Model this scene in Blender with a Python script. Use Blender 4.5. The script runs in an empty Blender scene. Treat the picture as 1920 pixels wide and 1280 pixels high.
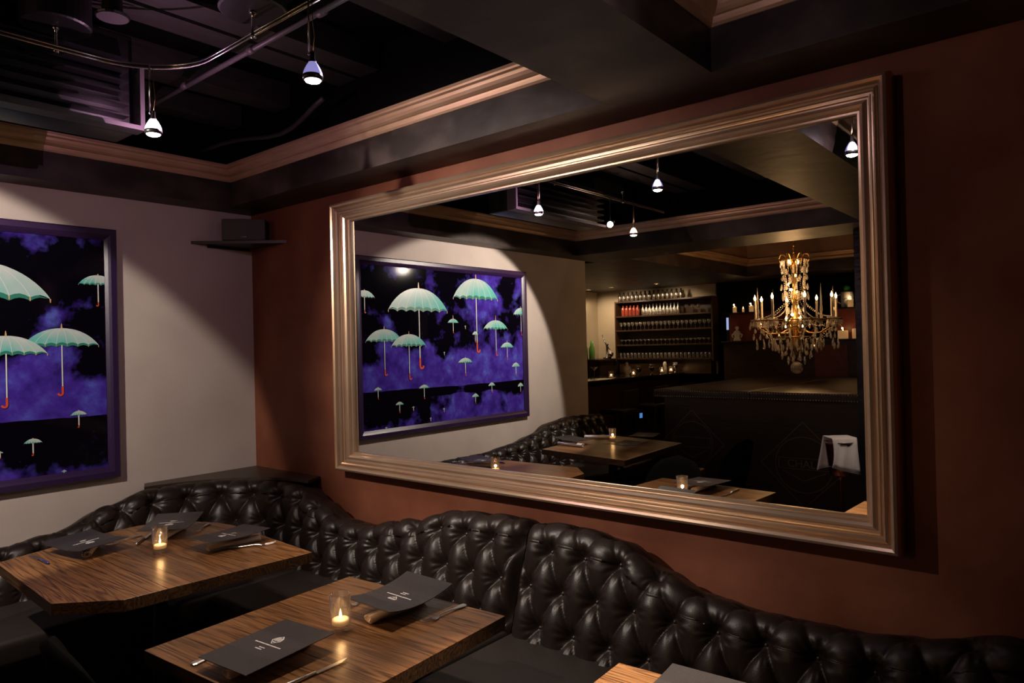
import bpy, bmesh, math, random
from mathutils import Vector, Matrix
random.seed(7)
R = math.radians
PI = math.pi
sc = bpy.context.scene
COL = sc.collection

# ------------------------------------------------------------------ camera
def make_camera():
    yaw, pitch, roll = R(39.81), R(0.317), R(-1.361)
    fw = Vector((math.cos(yaw)*math.cos(pitch), math.sin(yaw)*math.cos(pitch), math.sin(pitch)))
    r = Vector((math.sin(yaw), -math.cos(yaw), 0)); u = r.cross(fw)
    c, s = math.cos(roll), math.sin(roll)
    r, u = c*r + s*u, -s*r + c*u
    cam = bpy.data.cameras.new('camera'); cam.sensor_width = 36; cam.lens = 24.917
    cam.clip_start = 0.02; cam.clip_end = 60
    o = bpy.data.objects.new('camera', cam); COL.objects.link(o)
    m = Matrix((r, u, -fw)).transposed().to_4x4(); m.translation = Vector((-2.458, -4.228, 1.6))
    o.matrix_world = m
    sc.camera = o
make_camera()

# ------------------------------------------------------------------ world + exposure
w = bpy.data.worlds.new('world'); sc.world = w; w.use_nodes = True
w.node_tree.nodes['Background'].inputs[0].default_value = (0, 0, 0, 1)
w.node_tree.nodes['Background'].inputs[1].default_value = 0
sc.view_settings.view_transform = 'Standard'; sc.view_settings.look = 'None'
sc.view_settings.gamma = 1; sc.view_settings.use_curve_mapping = False
sc.view_settings.exposure = 0.0

# light strengths (W): the lamps of the room; each is built with its fixture further down
P_DOWN = 52.0      # pendants over the tables, and the added unseen one behind the beam
P_PICT = 140.0      # pendant aimed at the painting
P_SPOT = 215.0      # spotlight aimed at the mirror
P_CHAND = 6.5      # each chandelier bulb
P_BAR = 46.0       # recessed lamps over the bar
P_SPILL = 1.6      # light leaking through the glass shade of each pendant
P_VOTIVE = 0.36     # each votive flame

# ------------------------------------------------------------------ materials
MATS = {}
def mat(name, col, rough=0.5, metal=0.0, spec=0.5, noise=None, bump=None, emit=None, coat=0, alpha=None):
    """noise=(scale, other colour, contrast lo, hi, stretch xyz)  bump=(scale, strength, stretch)"""
    m = bpy.data.materials.new(name); m.use_nodes = True; nt = m.node_tree; N = nt.nodes; L = nt.links
    b = N['Principled BSDF']
    b.inputs['Base Color'].default_value = (*col, 1); b.inputs['Roughness'].default_value = rough
    b.inputs['Metallic'].default_value = metal; b.inputs['Specular IOR Level'].default_value = spec
    b.inputs['Coat Weight'].default_value = coat; b.inputs['Coat Roughness'].default_value = 0.08
    tc = N.new('ShaderNodeTexCoord')
    if noise:
        mp = N.new('ShaderNodeMapping'); L.new(tc.outputs['Object'], mp.inputs[0])
        mp.inputs['Scale'].default_value = noise[4] if len(noise) > 4 else (1, 1, 1)
        n = N.new('ShaderNodeTexNoise'); n.inputs['Scale'].default_value = noise[0]; n.inputs['Detail'].default_value = 6
        L.new(mp.outputs[0], n.inputs['Vector'])
        cr = N.new('ShaderNodeValToRGB'); cr.color_ramp.elements[0].position = noise[2]; cr.color_ramp.elements[1].position = noise[3]
        cr.color_ramp.elements[0].color = (*col, 1); cr.color_ramp.elements[1].color = (*noise[1], 1)
        L.new(n.outputs[0], cr.inputs[0]); L.new(cr.outputs[0], b.inputs['Base Color'])
    if bump:
        mp2 = N.new('ShaderNodeMapping'); L.new(tc.outputs['Object'], mp2.inputs[0])
        mp2.inputs['Scale'].default_value = bump[2] if len(bump) > 2 else (1, 1, 1)
        n2 = N.new('ShaderNodeTexNoise'); n2.inputs['Scale'].default_value = bump[0]; n2.inputs['Detail'].default_value = 5
        L.new(mp2.outputs[0], n2.inputs['Vector'])
        bp = N.new('ShaderNodeBump'); bp.inputs['Strength'].default_value = bump[1]; bp.inputs['Distance'].default_value = 0.01
        L.new(n2.outputs[0], bp.inputs['Height']); L.new(bp.outputs[0], b.inputs['Normal'])
    if emit:
        b.inputs['Emission Color'].default_value = (*emit[0], 1); b.inputs['Emission Strength'].default_value = emit[1]
    MATS[name] = m
    return m

def glass_mat(name, col, refl=0.12, rough=0.02, absorb=1.0, haze=0.0):
    """thin clear glass: see-through with a fresnel reflection"""
    m = bpy.data.materials.new(name); m.use_nodes = True; nt = m.node_tree; N = nt.nodes; L = nt.links
    for n in list(N): N.remove(n)
    out = N.new('ShaderNodeOutputMaterial'); mx = N.new('ShaderNodeMixShader')
    t = N.new('ShaderNodeBsdfTransparent'); t.inputs[0].default_value = (col[0]*absorb, col[1]*absorb, col[2]*absorb, 1)
    g = N.new('ShaderNodeBsdfGlossy'); g.inputs[0].default_value = (1, 1, 1, 1); g.inputs['Roughness'].default_value = rough
    lw = N.new('ShaderNodeLayerWeight'); lw.inputs[0].default_value = 0.35
    mr = N.new('ShaderNodeMapRange'); mr.inputs['To Min'].default_value = refl; mr.inputs['To Max'].default_value = min(1, refl + 0.55)
    L.new(lw.outputs['Facing'], mr.inputs['Value']); L.new(mr.outputs[0], mx.inputs[0])
    body = t.outputs[0]
    if haze:                                                 # faceted or frosted body scatters some light
        df = N.new('ShaderNodeBsdfDiffuse'); df.inputs[0].default_value = (0.9, 0.87, 0.84, 1)
        tl = N.new('ShaderNodeBsdfTranslucent'); tl.inputs[0].default_value = (0.9, 0.87, 0.84, 1)
        ad = N.new('ShaderNodeMixShader'); ad.inputs[0].default_value = 0.5; L.new(df.outputs[0], ad.inputs[1]); L.new(tl.outputs[0], ad.inputs[2])
        m2 = N.new('ShaderNodeMixShader'); m2.inputs[0].default_value = haze; L.new(t.outputs[0], m2.inputs[1]); L.new(ad.outputs[0], m2.inputs[2]); body = m2.outputs[0]
    L.new(body, mx.inputs[1]); L.new(g.outputs[0], mx.inputs[2]); L.new(mx.outputs[0], out.inputs[0])
    MATS[name] = m
    return m

def wood_mat(name, c1, c2, c3, rough=0.32):
    m = bpy.data.materials.new(name); m.use_nodes = True; nt = m.node_tree; N = nt.nodes; L = nt.links
    b = N['Principled BSDF']; tc = N.new('ShaderNodeTexCoord'); oi = N.new('ShaderNodeObjectInfo')
    off = N.new('ShaderNodeVectorMath'); off.operation = 'SCALE'; off.inputs[0].default_value = (3.1, 7.7, 5.3)
    L.new(oi.outputs['Random'], off.inputs['Scale'])
    ad = N.new('ShaderNodeVectorMath'); ad.operation = 'ADD'; L.new(tc.outputs['Object'], ad.inputs[0]); L.new(off.outputs[0], ad.inputs[1])
    mp = N.new('ShaderNodeMapping'); mp.inputs['Scale'].default_value = (5.5, 0.42, 5.5); L.new(ad.outputs[0], mp.inputs[0])
    ns = N.new('ShaderNodeTexNoise'); ns.inputs['Scale'].default_value = 1.5; ns.inputs['Detail'].default_value = 2; ns.inputs['Distortion'].default_value = 0.4
    L.new(mp.outputs[0], ns.inputs['Vector'])
    mu = N.new('ShaderNodeMath'); mu.operation = 'MULTIPLY'; mu.inputs[1].default_value = 120; L.new(ns.outputs[0], mu.inputs[0])
    sn = N.new('ShaderNodeMath'); sn.operation = 'SINE'; L.new(mu.outputs[0], sn.inputs[0])
    mp2 = N.new('ShaderNodeMapping'); mp2.inputs['Scale'].default_value = (170, 6, 170); L.new(ad.outputs[0], mp2.inputs[0])
    n2 = N.new('ShaderNodeTexNoise'); n2.inputs['Scale'].default_value = 1; n2.inputs['Detail'].default_value = 4; L.new(mp2.outputs[0], n2.inputs['Vector'])
    m1 = N.new('ShaderNodeMath'); m1.operation = 'MULTIPLY_ADD'; m1.inputs[1].default_value = 0.135; L.new(sn.outputs[0], m1.inputs[0]); L.new(n2.outputs[0], m1.inputs[2])
    cr = N.new('ShaderNodeValToRGB'); e = cr.color_ramp.elements; e[0].position = 0.28; e[0].color = (*c1, 1); e[1].position = 0.72; e[1].color = (*c3, 1)
    k = e.new(0.5); k.color = (*c2, 1); L.new(m1.outputs[0], cr.inputs[0])
    hv = N.new('ShaderNodeHueSaturation'); mr = N.new('ShaderNodeMapRange'); mr.inputs['To Min'].default_value = 0.76; mr.inputs['To Max'].default_value = 1.2
    L.new(oi.outputs['Random'], mr.inputs['Value']); L.new(mr.outputs[0], hv.inputs['Value']); L.new(cr.outputs[0], hv.inputs['Color'])
    L.new(hv.outputs[0], b.inputs['Base Color']); b.inputs['Roughness'].default_value = rough
    bp = N.new('ShaderNodeBump'); bp.inputs['Strength'].default_value = 0.12; bp.inputs['Distance'].default_value = 0.002
    L.new(m1.outputs[0], bp.inputs['Height']); L.new(bp.outputs[0], b.inputs['Normal'])
    MATS[name] = m
    return m

mat('plaster_pale', (0.48, 0.41, 0.37), 0.75, noise=(2.2, (0.56, 0.49, 0.44), 0.35, 0.7), bump=(14, 0.12))
mat('plaster_red', (0.135, 0.038, 0.017), 0.65, spec=0.3, noise=(3.0, (0.225, 0.078, 0.041), 0.35, 0.75), bump=(7, 0.45))
mat('plaster_cream', (0.50, 0.42, 0.30), 0.8, noise=(2, (0.56, 0.47, 0.35), 0.35, 0.7))
mat('plaster_black', (0.022, 0.015, 0.0125), 0.48, spec=0.3, noise=(3.5, (0.080, 0.058, 0.052), 0.42, 0.72, (1, 1, 1.5)), bump=(9, 0.35))
mat('plaster_bronze', (0.26, 0.15, 0.10), 0.6, noise=(3, (0.34, 0.20, 0.14), 0.4, 0.7))
mat('black_paint', (0.0018, 0.0016, 0.0018), 0.85, spec=0.08)
mat('joist_paint', (0.016, 0.014, 0.013), 0.6, noise=(8, (0.028, 0.024, 0.022), 0.4, 0.7, (1, 8, 8)))
mat('dark_floor', (0.018, 0.012, 0.009), 0.4, noise=(5, (0.035, 0.02, 0.014), 0.4, 0.7, (1, 9, 1)))
mat('gold_moulding', (0.50, 0.32, 0.19), 0.42, 0.40, noise=(6, (0.60, 0.40, 0.26), 0.35, 0.7, (1, 1, 8)))
mat('bronze_frame', (0.56, 0.405, 0.28), 0.28, 0.75, noise=(5, (0.65, 0.48, 0.345), 0.3, 0.75), bump=(80, 0.015))
mat('chair_cloth', (0.002, 0.0018, 0.0018), 0.8, spec=0.05)
mat('column_black', (0.016, 0.015, 0.015), 0.32, bump=(30, 0.5))
mat('leather', (0.0130, 0.0079, 0.0062), 0.38, spec=0.36, bump=(220, 0.09))
mat('leather_seat', (0.022, 0.017, 0.0145), 0.5, spec=0.35, bump=(240, 0.1))
mat('leather_top', (0.030, 0.021, 0.015), 0.4, noise=(4, (0.05, 0.034, 0.022), 0.4, 0.7), bump=(160, 0.2))
mat('button_leather', (0.02, 0.013, 0.011), 0.3)
mat('purple_paint', (0.024, 0.009, 0.050), 0.36, bump=(60, 0.05))
mat('chrome', (0.62, 0.6, 0.6), 0.2, 1.0)
mat('silver', (0.75, 0.72, 0.68), 0.15, 1.0)
mat('steel_satin', (0.85, 0.82, 0.78), 0.27, 1.0)
mat('cutlery', (0.72, 0.69, 0.66), 0.3, 1.0)
mat('steel_dark', (0.12, 0.115, 0.12), 0.35, 0.9)
mat('black_metal', (0.012, 0.011, 0.011), 0.35, 0.3)
mat('black_gloss', (0.01, 0.009, 0.009), 0.12, coat=0.5)
mat('speaker_cloth', (0.07, 0.062, 0.060), 0.8, bump=(400, 0.4))
mat('speaker_case', (0.012, 0.011, 0.011), 0.45)
mat('menu_card', (0.046, 0.040, 0.042), 0.42, spec=0.45, bump=(300, 0.15))
def menu_pattern():
    m = MATS['menu_card']; N = m.node_tree.nodes; L = m.node_tree.links; b = N['Principled BSDF']
    tc = N.new('ShaderNodeTexCoord'); mp = N.new('ShaderNodeMapping'); mp.inputs['Rotation'].default_value = (0, 0, 0.9); L.new(tc.outputs['Object'], mp.inputs[0])
    wv = N.new('ShaderNodeTexWave'); wv.inputs['Scale'].default_value = 75; L.new(mp.outputs[0], wv.inputs['Vector'])
    sx = N.new('ShaderNodeSeparateXYZ'); L.new(tc.outputs['Object'], sx.inputs[0])
    ab = N.new('ShaderNodeMath'); ab.operation = 'ABSOLUTE'; L.new(sx.outputs['Y'], ab.inputs[0])
    gt = N.new('ShaderNodeMath'); gt.operation = 'GREATER_THAN'; gt.inputs[1].default_value = 0.055; L.new(ab.outputs[0], gt.inputs[0])
    mu = N.new('ShaderNodeMath'); mu.operation = 'MULTIPLY'; L.new(gt.outputs[0], mu.inputs[0]); L.new(wv.outputs['Fac'], mu.inputs[1])
    mx = N.new('ShaderNodeMix'); mx.data_type = 'RGBA'; L.new(mu.outputs[0], mx.inputs['Factor'])
    mx.inputs['A'].default_value = (0.034, 0.029, 0.030, 1); mx.inputs['B'].default_value = (0.017, 0.014, 0.015, 1); L.new(mx.outputs['Result'], b.inputs['Base Color'])
menu_pattern()
mat('menu_print', (0.75, 0.72, 0.70), 0.6)
mat('napkin_linen', (0.58, 0.47, 0.42), 0.9, bump=(300, 0.1))
mat('napkin_white', (0.72, 0.68, 0.70), 0.9, bump=(120, 0.1))
mat('wax', (0.80, 0.62, 0.42), 0.5, emit=((1, 0.5, 0.18), 0.3))
mat('wax_plain', (0.8, 0.72, 0.6), 0.5)
mat('flame', (1, 0.7, 0.3), 0.5, emit=((1.0, 0.62, 0.25), 14))
mat('bulb_warm', (1, 0.8, 0.5), 0.3, emit=((1.0, 0.60, 0.22), 26))
mat('lens_white', (1, 1, 1), 0.3, emit=((1.0, 0.93, 0.85), 22))
mat('lens_pink', (1, 1, 1), 0.3, emit=((1.0, 0.80, 0.95), 24))
mat('shade_violet', (0.30, 0.28, 0.6), 0.12, 0.0, emit=((0.42, 0.40, 0.95), 0.55), coat=0.6)
mat('shade_pink', (0.9, 0.8, 0.9), 0.2, emit=((1.0, 0.72, 0.95), 6.0))
mat('shade_orange', (0.9, 0.7, 0.6), 0.2, emit=((1.0, 0.55, 0.42), 4.0))
mat('copper', (0.5, 0.14, 0.08), 0.2, 1.0)
mat('dark_wood', (0.030, 0.015, 0.009), 0.3, noise=(4, (0.055, 0.026, 0.014), 0.4, 0.7, (1, 1, 12)))
mat('shelf_wood', (0.045, 0.022, 0.011), 0.4, noise=(4, (0.07, 0.036, 0.018), 0.4, 0.7, (12, 1, 12)))
mat('red_panel', (0.14, 0.024, 0.014), 0.4, noise=(9, (0.20, 0.04, 0.022), 0.4, 0.7))
mat('brass_nail', (0.60, 0.46, 0.30), 0.3, 0.4)
mat('gilt', (0.6, 0.38, 0.14), 0.25, 1.0)
mat('emblem_paint', (0.16, 0.12, 0.09), 0.6)
mat('ceramic_blue', (0.75, 0.78, 0.82), 0.3, noise=(22, (0.18, 0.32, 0.55), 0.52, 0.56))
mat('ceramic', (0.75, 0.70, 0.62), 0.35)
mat('green_leaf', (0.05, 0.5, 0.06), 0.5)
mat('green_glass', (0.10, 0.26, 0.05), 0.1, coat=0.6, spec=0.8)
mat('red_bottle', (0.30, 0.05, 0.03), 0.15, coat=0.6)
mat('red_seat', (0.16, 0.03, 0.014), 0.5)
mat('dark_bottle', (0.02, 0.018, 0.014), 0.08, coat=0.8)
mat('screen_blue', (0.02, 0.05, 0.1), 0.4, emit=((0.10, 0.28, 0.75), 0.9))
mat('screen_lilac', (0.1, 0.1, 0.2), 0.4, emit=((0.45, 0.6, 1.0), 0.9))
mat('umb_shaft', (0.62, 0.66, 0.64), 0.4)
mat('umb_handle', (0.62, 0.07, 0.02), 0.4)
mat('umb_gold', (0.6, 0.38, 0.16), 0.4)
mat('umb_under', (0.02, 0.20, 0.14), 0.4)
mat('plastic_black', (0.007, 0.0065, 0.007), 0.4)
mat('duct_grey', (0.07, 0.062, 0.066), 0.5)
mat('knife_blue', (0.03, 0.03, 0.10), 0.3)
glass_mat('clear_glass', (0.97, 0.96, 0.93), 0.09, haze=0.025)
glass_mat('crystal', (0.92, 0.88, 0.84), 0.32, 0.05, haze=0.30)
glass_mat('bar_glass', (0.92, 0.88, 0.82), 0.14, 0.10, haze=0.05)
wood_mat('table_wood', (0.062, 0.026, 0.009), (0.170, 0.077, 0.027), (0.235, 0.112, 0.041))
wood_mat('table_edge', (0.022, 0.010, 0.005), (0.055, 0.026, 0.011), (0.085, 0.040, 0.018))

def mirror_mat():
    m = bpy.data.materials.new('mirror_silver'); m.use_nodes = True; b = m.node_tree.nodes['Principled BSDF']
    b.inputs['Base Color'].default_value = (0.80, 0.79, 0.77, 1); b.inputs['Metallic'].default_value = 1; b.inputs['Roughness'].default_value = 0.0
    MATS['mirror_silver'] = m
mirror_mat()

def canopy_mat():
    m = bpy.data.materials.new('umb_canopy'); m.use_nodes = True; N = m.node_tree.nodes; L = m.node_tree.links; b = N['Principled BSDF']
    tc = N.new('ShaderNodeTexCoord'); sx = N.new('ShaderNodeSeparateXYZ'); L.new(tc.outputs['Generated'], sx.inputs[0])
    ns = N.new('ShaderNodeTexNoise'); ns.inputs['Scale'].default_value = 3; L.new(tc.outputs['Generated'], ns.inputs['Vector'])
    a = N.new('ShaderNodeMath'); a.operation = 'MULTIPLY_ADD'; a.inputs[1].default_value = 0.9; L.new(ns.outputs[0], a.inputs[0]); L.new(sx.outputs['Z'], a.inputs[2])
    s2 = N.new('ShaderNodeMath'); s2.operation = 'MULTIPLY_ADD'; s2.inputs[1].default_value = 0.55; L.new(sx.outputs['X'], s2.inputs[0]); L.new(a.outputs[0], s2.inputs[2])
    cr = N.new('ShaderNodeValToRGB'); e = cr.color_ramp.elements; e[0].position = 0.9; e[0].color = (0.10, 0.47, 0.36, 1); e[1].position = 1.55; e[1].color = (0.55, 0.62, 0.58, 1)
    k = e.new(1.0); k.color = (0.19, 0.56, 0.50, 1)
    mr = N.new('ShaderNodeMapRange'); mr.inputs['From Min'].default_value = 0.65; mr.inputs['From Max'].default_value = 1.85
    L.new(s2.outputs[0], mr.inputs['Value'])
    e[0].position = 0.15; e[1].position = 0.6; e[2].position = 0.92
    e[0].color = (0.045, 0.36, 0.27, 1); e[1].color = (0.13, 0.50, 0.46, 1); e[2].color = (0.52, 0.60, 0.58, 1)
    L.new(mr.outputs[0], cr.inputs[0]); L.new(cr.outputs[0], b.inputs['Base Color']); b.inputs['Roughness'].default_value = 0.3
    MATS['umb_canopy'] = m
canopy_mat()

def canvas_mat():
    """night sky with violet clouds; object z runs up the canvas (metres), x along it"""
    m = bpy.data.materials.new('painted_canvas'); m.use_nodes = True; N = m.node_tree.nodes; L = m.node_tree.links; b = N['Principled BSDF']
    tc = N.new('ShaderNodeTexCoord'); sx = N.new('ShaderNodeSeparateXYZ'); L.new(tc.outputs['Object'], sx.inputs[0])
    def noise(scale, detail, rough=0.5, off=(0, 0, 0)):
        mp = N.new('ShaderNodeMapping'); mp.inputs['Location'].default_value = off; L.new(tc.outputs['Object'], mp.inputs[0])
        n = N.new('ShaderNodeTexNoise'); n.inputs['Scale'].default_value = scale; n.inputs['Detail'].default_value = detail; n.inputs['Roughness'].default_value = rough
        L.new(mp.outputs[0], n.inputs['Vector']); return n.outputs[0]
    def math_(op, a, b_=None, c=None):
        n = N.new('ShaderNodeMath'); n.operation = op
        for i, v in enumerate((a, b_, c)):
            if v is None: continue
            if isinstance(v, (int, float)): n.inputs[i].default_value = v
            else: L.new(v, n.inputs[i])
        return n.outputs[0]
    def ramp(v, pts):
        cr = N.new('ShaderNodeValToRGB'); e = cr.color_ramp.elements
        e[0].position, e[0].color = pts[0][0], (*pts[0][1], 1); e[1].position, e[1].color = pts[-1][0], (*pts[-1][1], 1)
        for p, c in pts[1:-1]:
            k = e.new(p); k.color = (*c, 1)
        L.new(v, cr.inputs[0]); return cr.outputs[0]
    z = math_('DIVIDE', sx.outputs['Z'], 1.24)
    big = noise(2.6, 7, 0.58)
    # density along the height: dense cloud bank in the lower middle, loose above, a dark water line below
    dens = ramp(z, [(0.0, (0.56,)*3), (0.17, (0.46,)*3), (0.185, (0.30,)*3), (0.225, (0.30,)*3), (0.235, (0.75,)*3), (0.42, (0.60,)*3), (0.62, (0.44,)*3), (0.80, (0.45,)*3), (1.0, (0.50,)*3)])
    lr = ramp(math_('DIVIDE', math_('MULTIPLY', sx.outputs['X'], -1), 1.9), [(0.0, (0.47,)*3), (0.35, (0.47,)*3), (0.6, (0.53,)*3), (1.0, (0.56,)*3)])
    v = math_('ADD', math_('ADD', big, dens), lr)
    mask = N.new('ShaderNodeMapRange'); mask.inputs['From Min'].default_value = 1.47; mask.inputs['From Max'].default_value = 1.56; L.new(v, mask.inputs['Value'])
    fine = noise(7, 6, 0.6, (3, 1, 2))
    cloud = ramp(fine, [(0.3, (0.022, 0.010, 0.15)), (0.5, (0.060, 0.028, 0.33)), (0.62, (0.075, 0.07, 0.45)), (0.74, (0.12, 0.19, 0.62))])
    mx = N.new('ShaderNodeMix'); mx.data_type = 'RGBA'; L.new(mask.outputs[0], mx.inputs['Factor'])
    mx.inputs['A'].default_value = (0.0025, 0.0018, 0.005, 1); L.new(cloud, mx.inputs['B'])
    L.new(mx.outputs['Result'], b.inputs['Base Color']); b.inputs['Roughness'].default_value = 0.06; b.inputs['Specular IOR Level'].default_value = 0.22
    MATS['painted_canvas'] = m
canvas_mat()

# ------------------------------------------------------------------ mesh helpers
def link(name, me, m, parent=None, loc=None, rot=None):
    o = bpy.data.objects.new(name, me); COL.objects.link(o)
    if m:
        ms = m if isinstance(m, (list, tuple)) else [m]
        if not me.materials:
            for k in ms: me.materials.append(MATS[k])
    if parent: o.parent = parent
    if loc is not None: o.location = loc
    if rot is not None: o.rotation_euler = rot
    return o

def tag(o, label, cat, group=None):
    o['label'] = label; o['category'] = cat
    if group: o['group'] = group
    return o

def thing(name, label, cat, loc=(0, 0, 0), rotz=0, group=None, rot=None):
    o = bpy.data.objects.new(name, None); COL.objects.link(o); o.empty_display_size = 0.05
    o.location = loc; o.rotation_euler = rot if rot else (0, 0, rotz)
    return tag(o, label, cat, group)

class MB:
    """collects vertices and faces; build() links ONE mesh object"""
    def __init__(s): s.v = []; s.f = []; s.mi = []; s.cur = 0
    def add(s, v, f):
        k = len(s.v); s.v += [tuple(p) for p in v]; s.f += [tuple(i + k for i in q) for q in f]; s.mi += [s.cur]*len(f); return s
    def box(s, x0, x1, y0, y1, z0, z1):
        return s.add([(x0,y0,z0),(x1,y0,z0),(x1,y1,z0),(x0,y1,z0),(x0,y0,z1),(x1,y0,z1),(x1,y1,z1),(x0,y1,z1)],
                     [(0,3,2,1),(4,5,6,7),(0,1,5,4),(1,2,6,5),(2,3,7,6),(3,0,4,7)])
    def prism(s, poly, z0, z1):
        n = len(poly)
        a = sum(poly[i][0]*poly[(i+1) % n][1] - poly[(i+1) % n][0]*poly[i][1] for i in range(n))
        if a < 0: poly = poly[::-1]
        v = [(x, y, z0) for x, y in poly] + [(x, y, z1) for x, y in poly]
        return s.add(v, [tuple(range(n))[::-1], tuple(range(n, 2*n))] + [(i, (i+1) % n, n+(i+1) % n, n+i) for i in range(n)])
    def lathe(s, prof, n=20, c=(0, 0, 0), ax='z', cap=True):
        v = []; f = []
        for r_, z in prof:
            for i in range(n):
                a = 2*PI*i/n; p = (r_*math.cos(a), r_*math.sin(a), z)
                if ax == 'x': p = (p[2], p[0], p[1])
                if ax == 'y': p = (p[1], p[2], p[0])
                v.append((c[0]+p[0], c[1]+p[1], c[2]+p[2]))
        for k in range(len(prof)-1):
            for i in range(n): f.append((k*n+i, k*n+(i+1) % n, (k+1)*n+(i+1) % n, (k+1)*n+i))
        if cap: f.append(tuple(range(n))[::-1]); f.append(tuple(range((len(prof)-1)*n, len(prof)*n)))
        return s.add(v, f)
    def tube(s, path, r, n=8, closed=False):
        P = [Vector(p) for p in path]; m = len(P); v = []; f = []
        rad = r if isinstance(r, (list, tuple)) else [r]*m
        up = None
        for k in range(m):
            if closed: t = (P[(k+1) % m] - P[k-1])
            else: t = P[min(k+1, m-1)] - P[max(k-1, 0)]
            t.normalize()
            if up is None: up = Vector((0, 0, 1)) if abs(t.z) < 0.9 else Vector((1, 0, 0))
            a = t.cross(up).normalized(); b = a.cross(t).normalized(); up = b
            for i in range(n):
                q = 2*PI*i/n; v.append(P[k] + (a*math.cos(q) + b*math.sin(q))*rad[k])
        for k in range(m if closed else m-1):
            k2 = (k+1) % m
            for i in range(n): f.append((k*n+i, k2*n+i, k2*n+(i+1) % n, k*n+(i+1) % n))
        if not closed: f.append(tuple(range(n))); f.append(tuple(range((m-1)*n, m*n))[::-1])
        return s.add(v, f)
    def sphere(s, c, r, n=12, m=8, sz=1.0):
        prof = [(max(1e-4, r*math.sin(PI*k/m)), -r*sz*math.cos(PI*k/m)) for k in range(m+1)]
        return s.lathe(prof, n, c, cap=False)
    def mesh(s, name, smooth=False):
        me = bpy.data.meshes.new(name); me.from_pydata(s.v, [], s.f); me.update()
        if smooth: me.polygons.foreach_set('use_smooth', [True]*len(me.polygons))
        if any(s.mi): me.polygons.foreach_set('material_index', s.mi)
        return me
    def build(s, name, m, parent=None, smooth=False, loc=None, rot=None):
        return link(name, s.mesh(name, smooth), m, parent, loc, rot)

def rbox(name, x0, x1, y0, y1, z0, z1, m, parent=None, bev=0.02, seg=3, loc=None, rot=None):
    bm = bmesh.new(); bmesh.ops.create_cube(bm, size=1)
    for v in bm.verts: v.co = Vector(((x0+x1)/2 + v.co.x*(x1-x0), (y0+y1)/2 + v.co.y*(y1-y0), (z0+z1)/2 + v.co.z*(z1-z0)))
    bmesh.ops.bevel(bm, geom=list(bm.edges) + list(bm.verts), offset=bev, segments=seg, profile=0.6, affect='EDGES')
    for f in bm.faces: f.smooth = True
    me = bpy.data.meshes.new(name); bm.to_mesh(me); bm.free()
    return link(name, me, m, parent, loc, rot)

def copy_tree(o, parent=None):
    c = o.copy(); COL.objects.link(c); c.parent = parent
    for ch in list(o.children): copy_tree(ch, c)
    return c

def light(name, kind, parent, loc, power, col, aim=None, size=0.02, cone=90, blend=0.4):
    d = bpy.data.lights.new(name, kind); d.energy = power; d.color = col; d.shadow_soft_size = size
    if kind == 'SPOT': d.spot_size = R(cone); d.spot_blend = blend
    o = bpy.data.objects.new(name, d); COL.objects.link(o); o.parent = parent; o.location = loc
    if aim is not None: o.rotation_euler = Vector(aim).to_track_quat('-Z', 'Y').to_euler()
    return o

def struct(o): o['kind'] = 'structure'; return o
def clip_strip(poly, x0, x1):
    def half(P, k, val, keep_gt):
        out = []
        for i in range(len(P)):
            a, b = P[i], P[(i+1) % len(P)]
            ia = (a[k] >= val) if keep_gt else (a[k] <= val); ib = (b[k] >= val) if keep_gt else (b[k] <= val)
            if ia: out.append(a)
            if ia != ib:
                t = (val - a[k])/(b[k] - a[k]); out.append((a[0] + t*(b[0]-a[0]), a[1] + t*(b[1]-a[1])))
        return out
    p = half(list(poly), 0, x0, True)
    return half(p, 0, x1, False) if p else p

# ================================================================== THE ROOM
ZS = 2.48      # underside of soffits and beams
ZC = 3.05      # black ceiling
struct(MB().box(-8.1, 0.1, -6.1, 2.6, -0.1, 0).build('floor', 'dark_floor'))
struct(MB().box(-3.9, 0.1, 0, 2.6, 0, ZC).build('wall_left', 'plaster_pale'))
struct(MB().box(0, 0.12, -6.1, 0, 0, ZC).build('wall_right', 'plaster_red'))
struct(MB().box(-8.12, -8.0, -6.1, 2.6, 0, ZC).build('wall_far', 'plaster_cream'))
struct(MB().box(-8.0, -3.9, 2.5, 2.6, 0, ZC).build('wall_bar', 'plaster_cream'))
struct(MB().box(-8.0, 0.0, -6.1, -6.0, 0, ZC).build('wall_back', 'plaster_red'))
struct(MB().box(-7.98, -7.94, -6.0, 0.3, 0, ZC).build('trim_1', 'black_paint'))   # black panelling of the far wall
struct(MB().box(-7.99, -7.90, 0.3, 2.04, 0, 1.09).build('trim_2', 'black_paint'))   # black panel under the glass shelves
ceil = struct(MB().box(-8.1, 0.1, -6.1, 2.6, ZC, ZC+0.1).build('ceiling', 'black_paint'))
def soffit(name, x0, x1, y0, y1, z0=ZS, z1=2.70, m='plaster_black', up='black_paint'):
    o = MB().box(x0, x1, y0, y1, z0, z1).build(name, m, ceil)
    if z1 < ZC: MB().box(x0+0.002, x1-0.002, y0+0.002, y1-0.002, z1, ZC).build('fascia_void_fill', up, o)  # black fill stands in for the dark open space above the wall soffits
    return o
soffit('soffit', -3.45, 0, -0.19, 0)
soffit('soffit', -0.24, 0, -6.0, -0.19)
soffit('beam', -8.0, -0.24, -3.26, -2.84)
soffit('soffit', -4.1, -3.45, -2.84, 0)
soffit('soffit', -8.0, -4.1, -0.43, 2.5, up='plaster_bronze')
soffit('soffit', -8.0, -7.3, -2.84, -0.43, up='plaster_bronze')
MB().box(-7.3, -4.1, -2.84, -0.43, 2.92, 2.95).build('coffer_panel', 'plaster_bronze', ceil)
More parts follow.
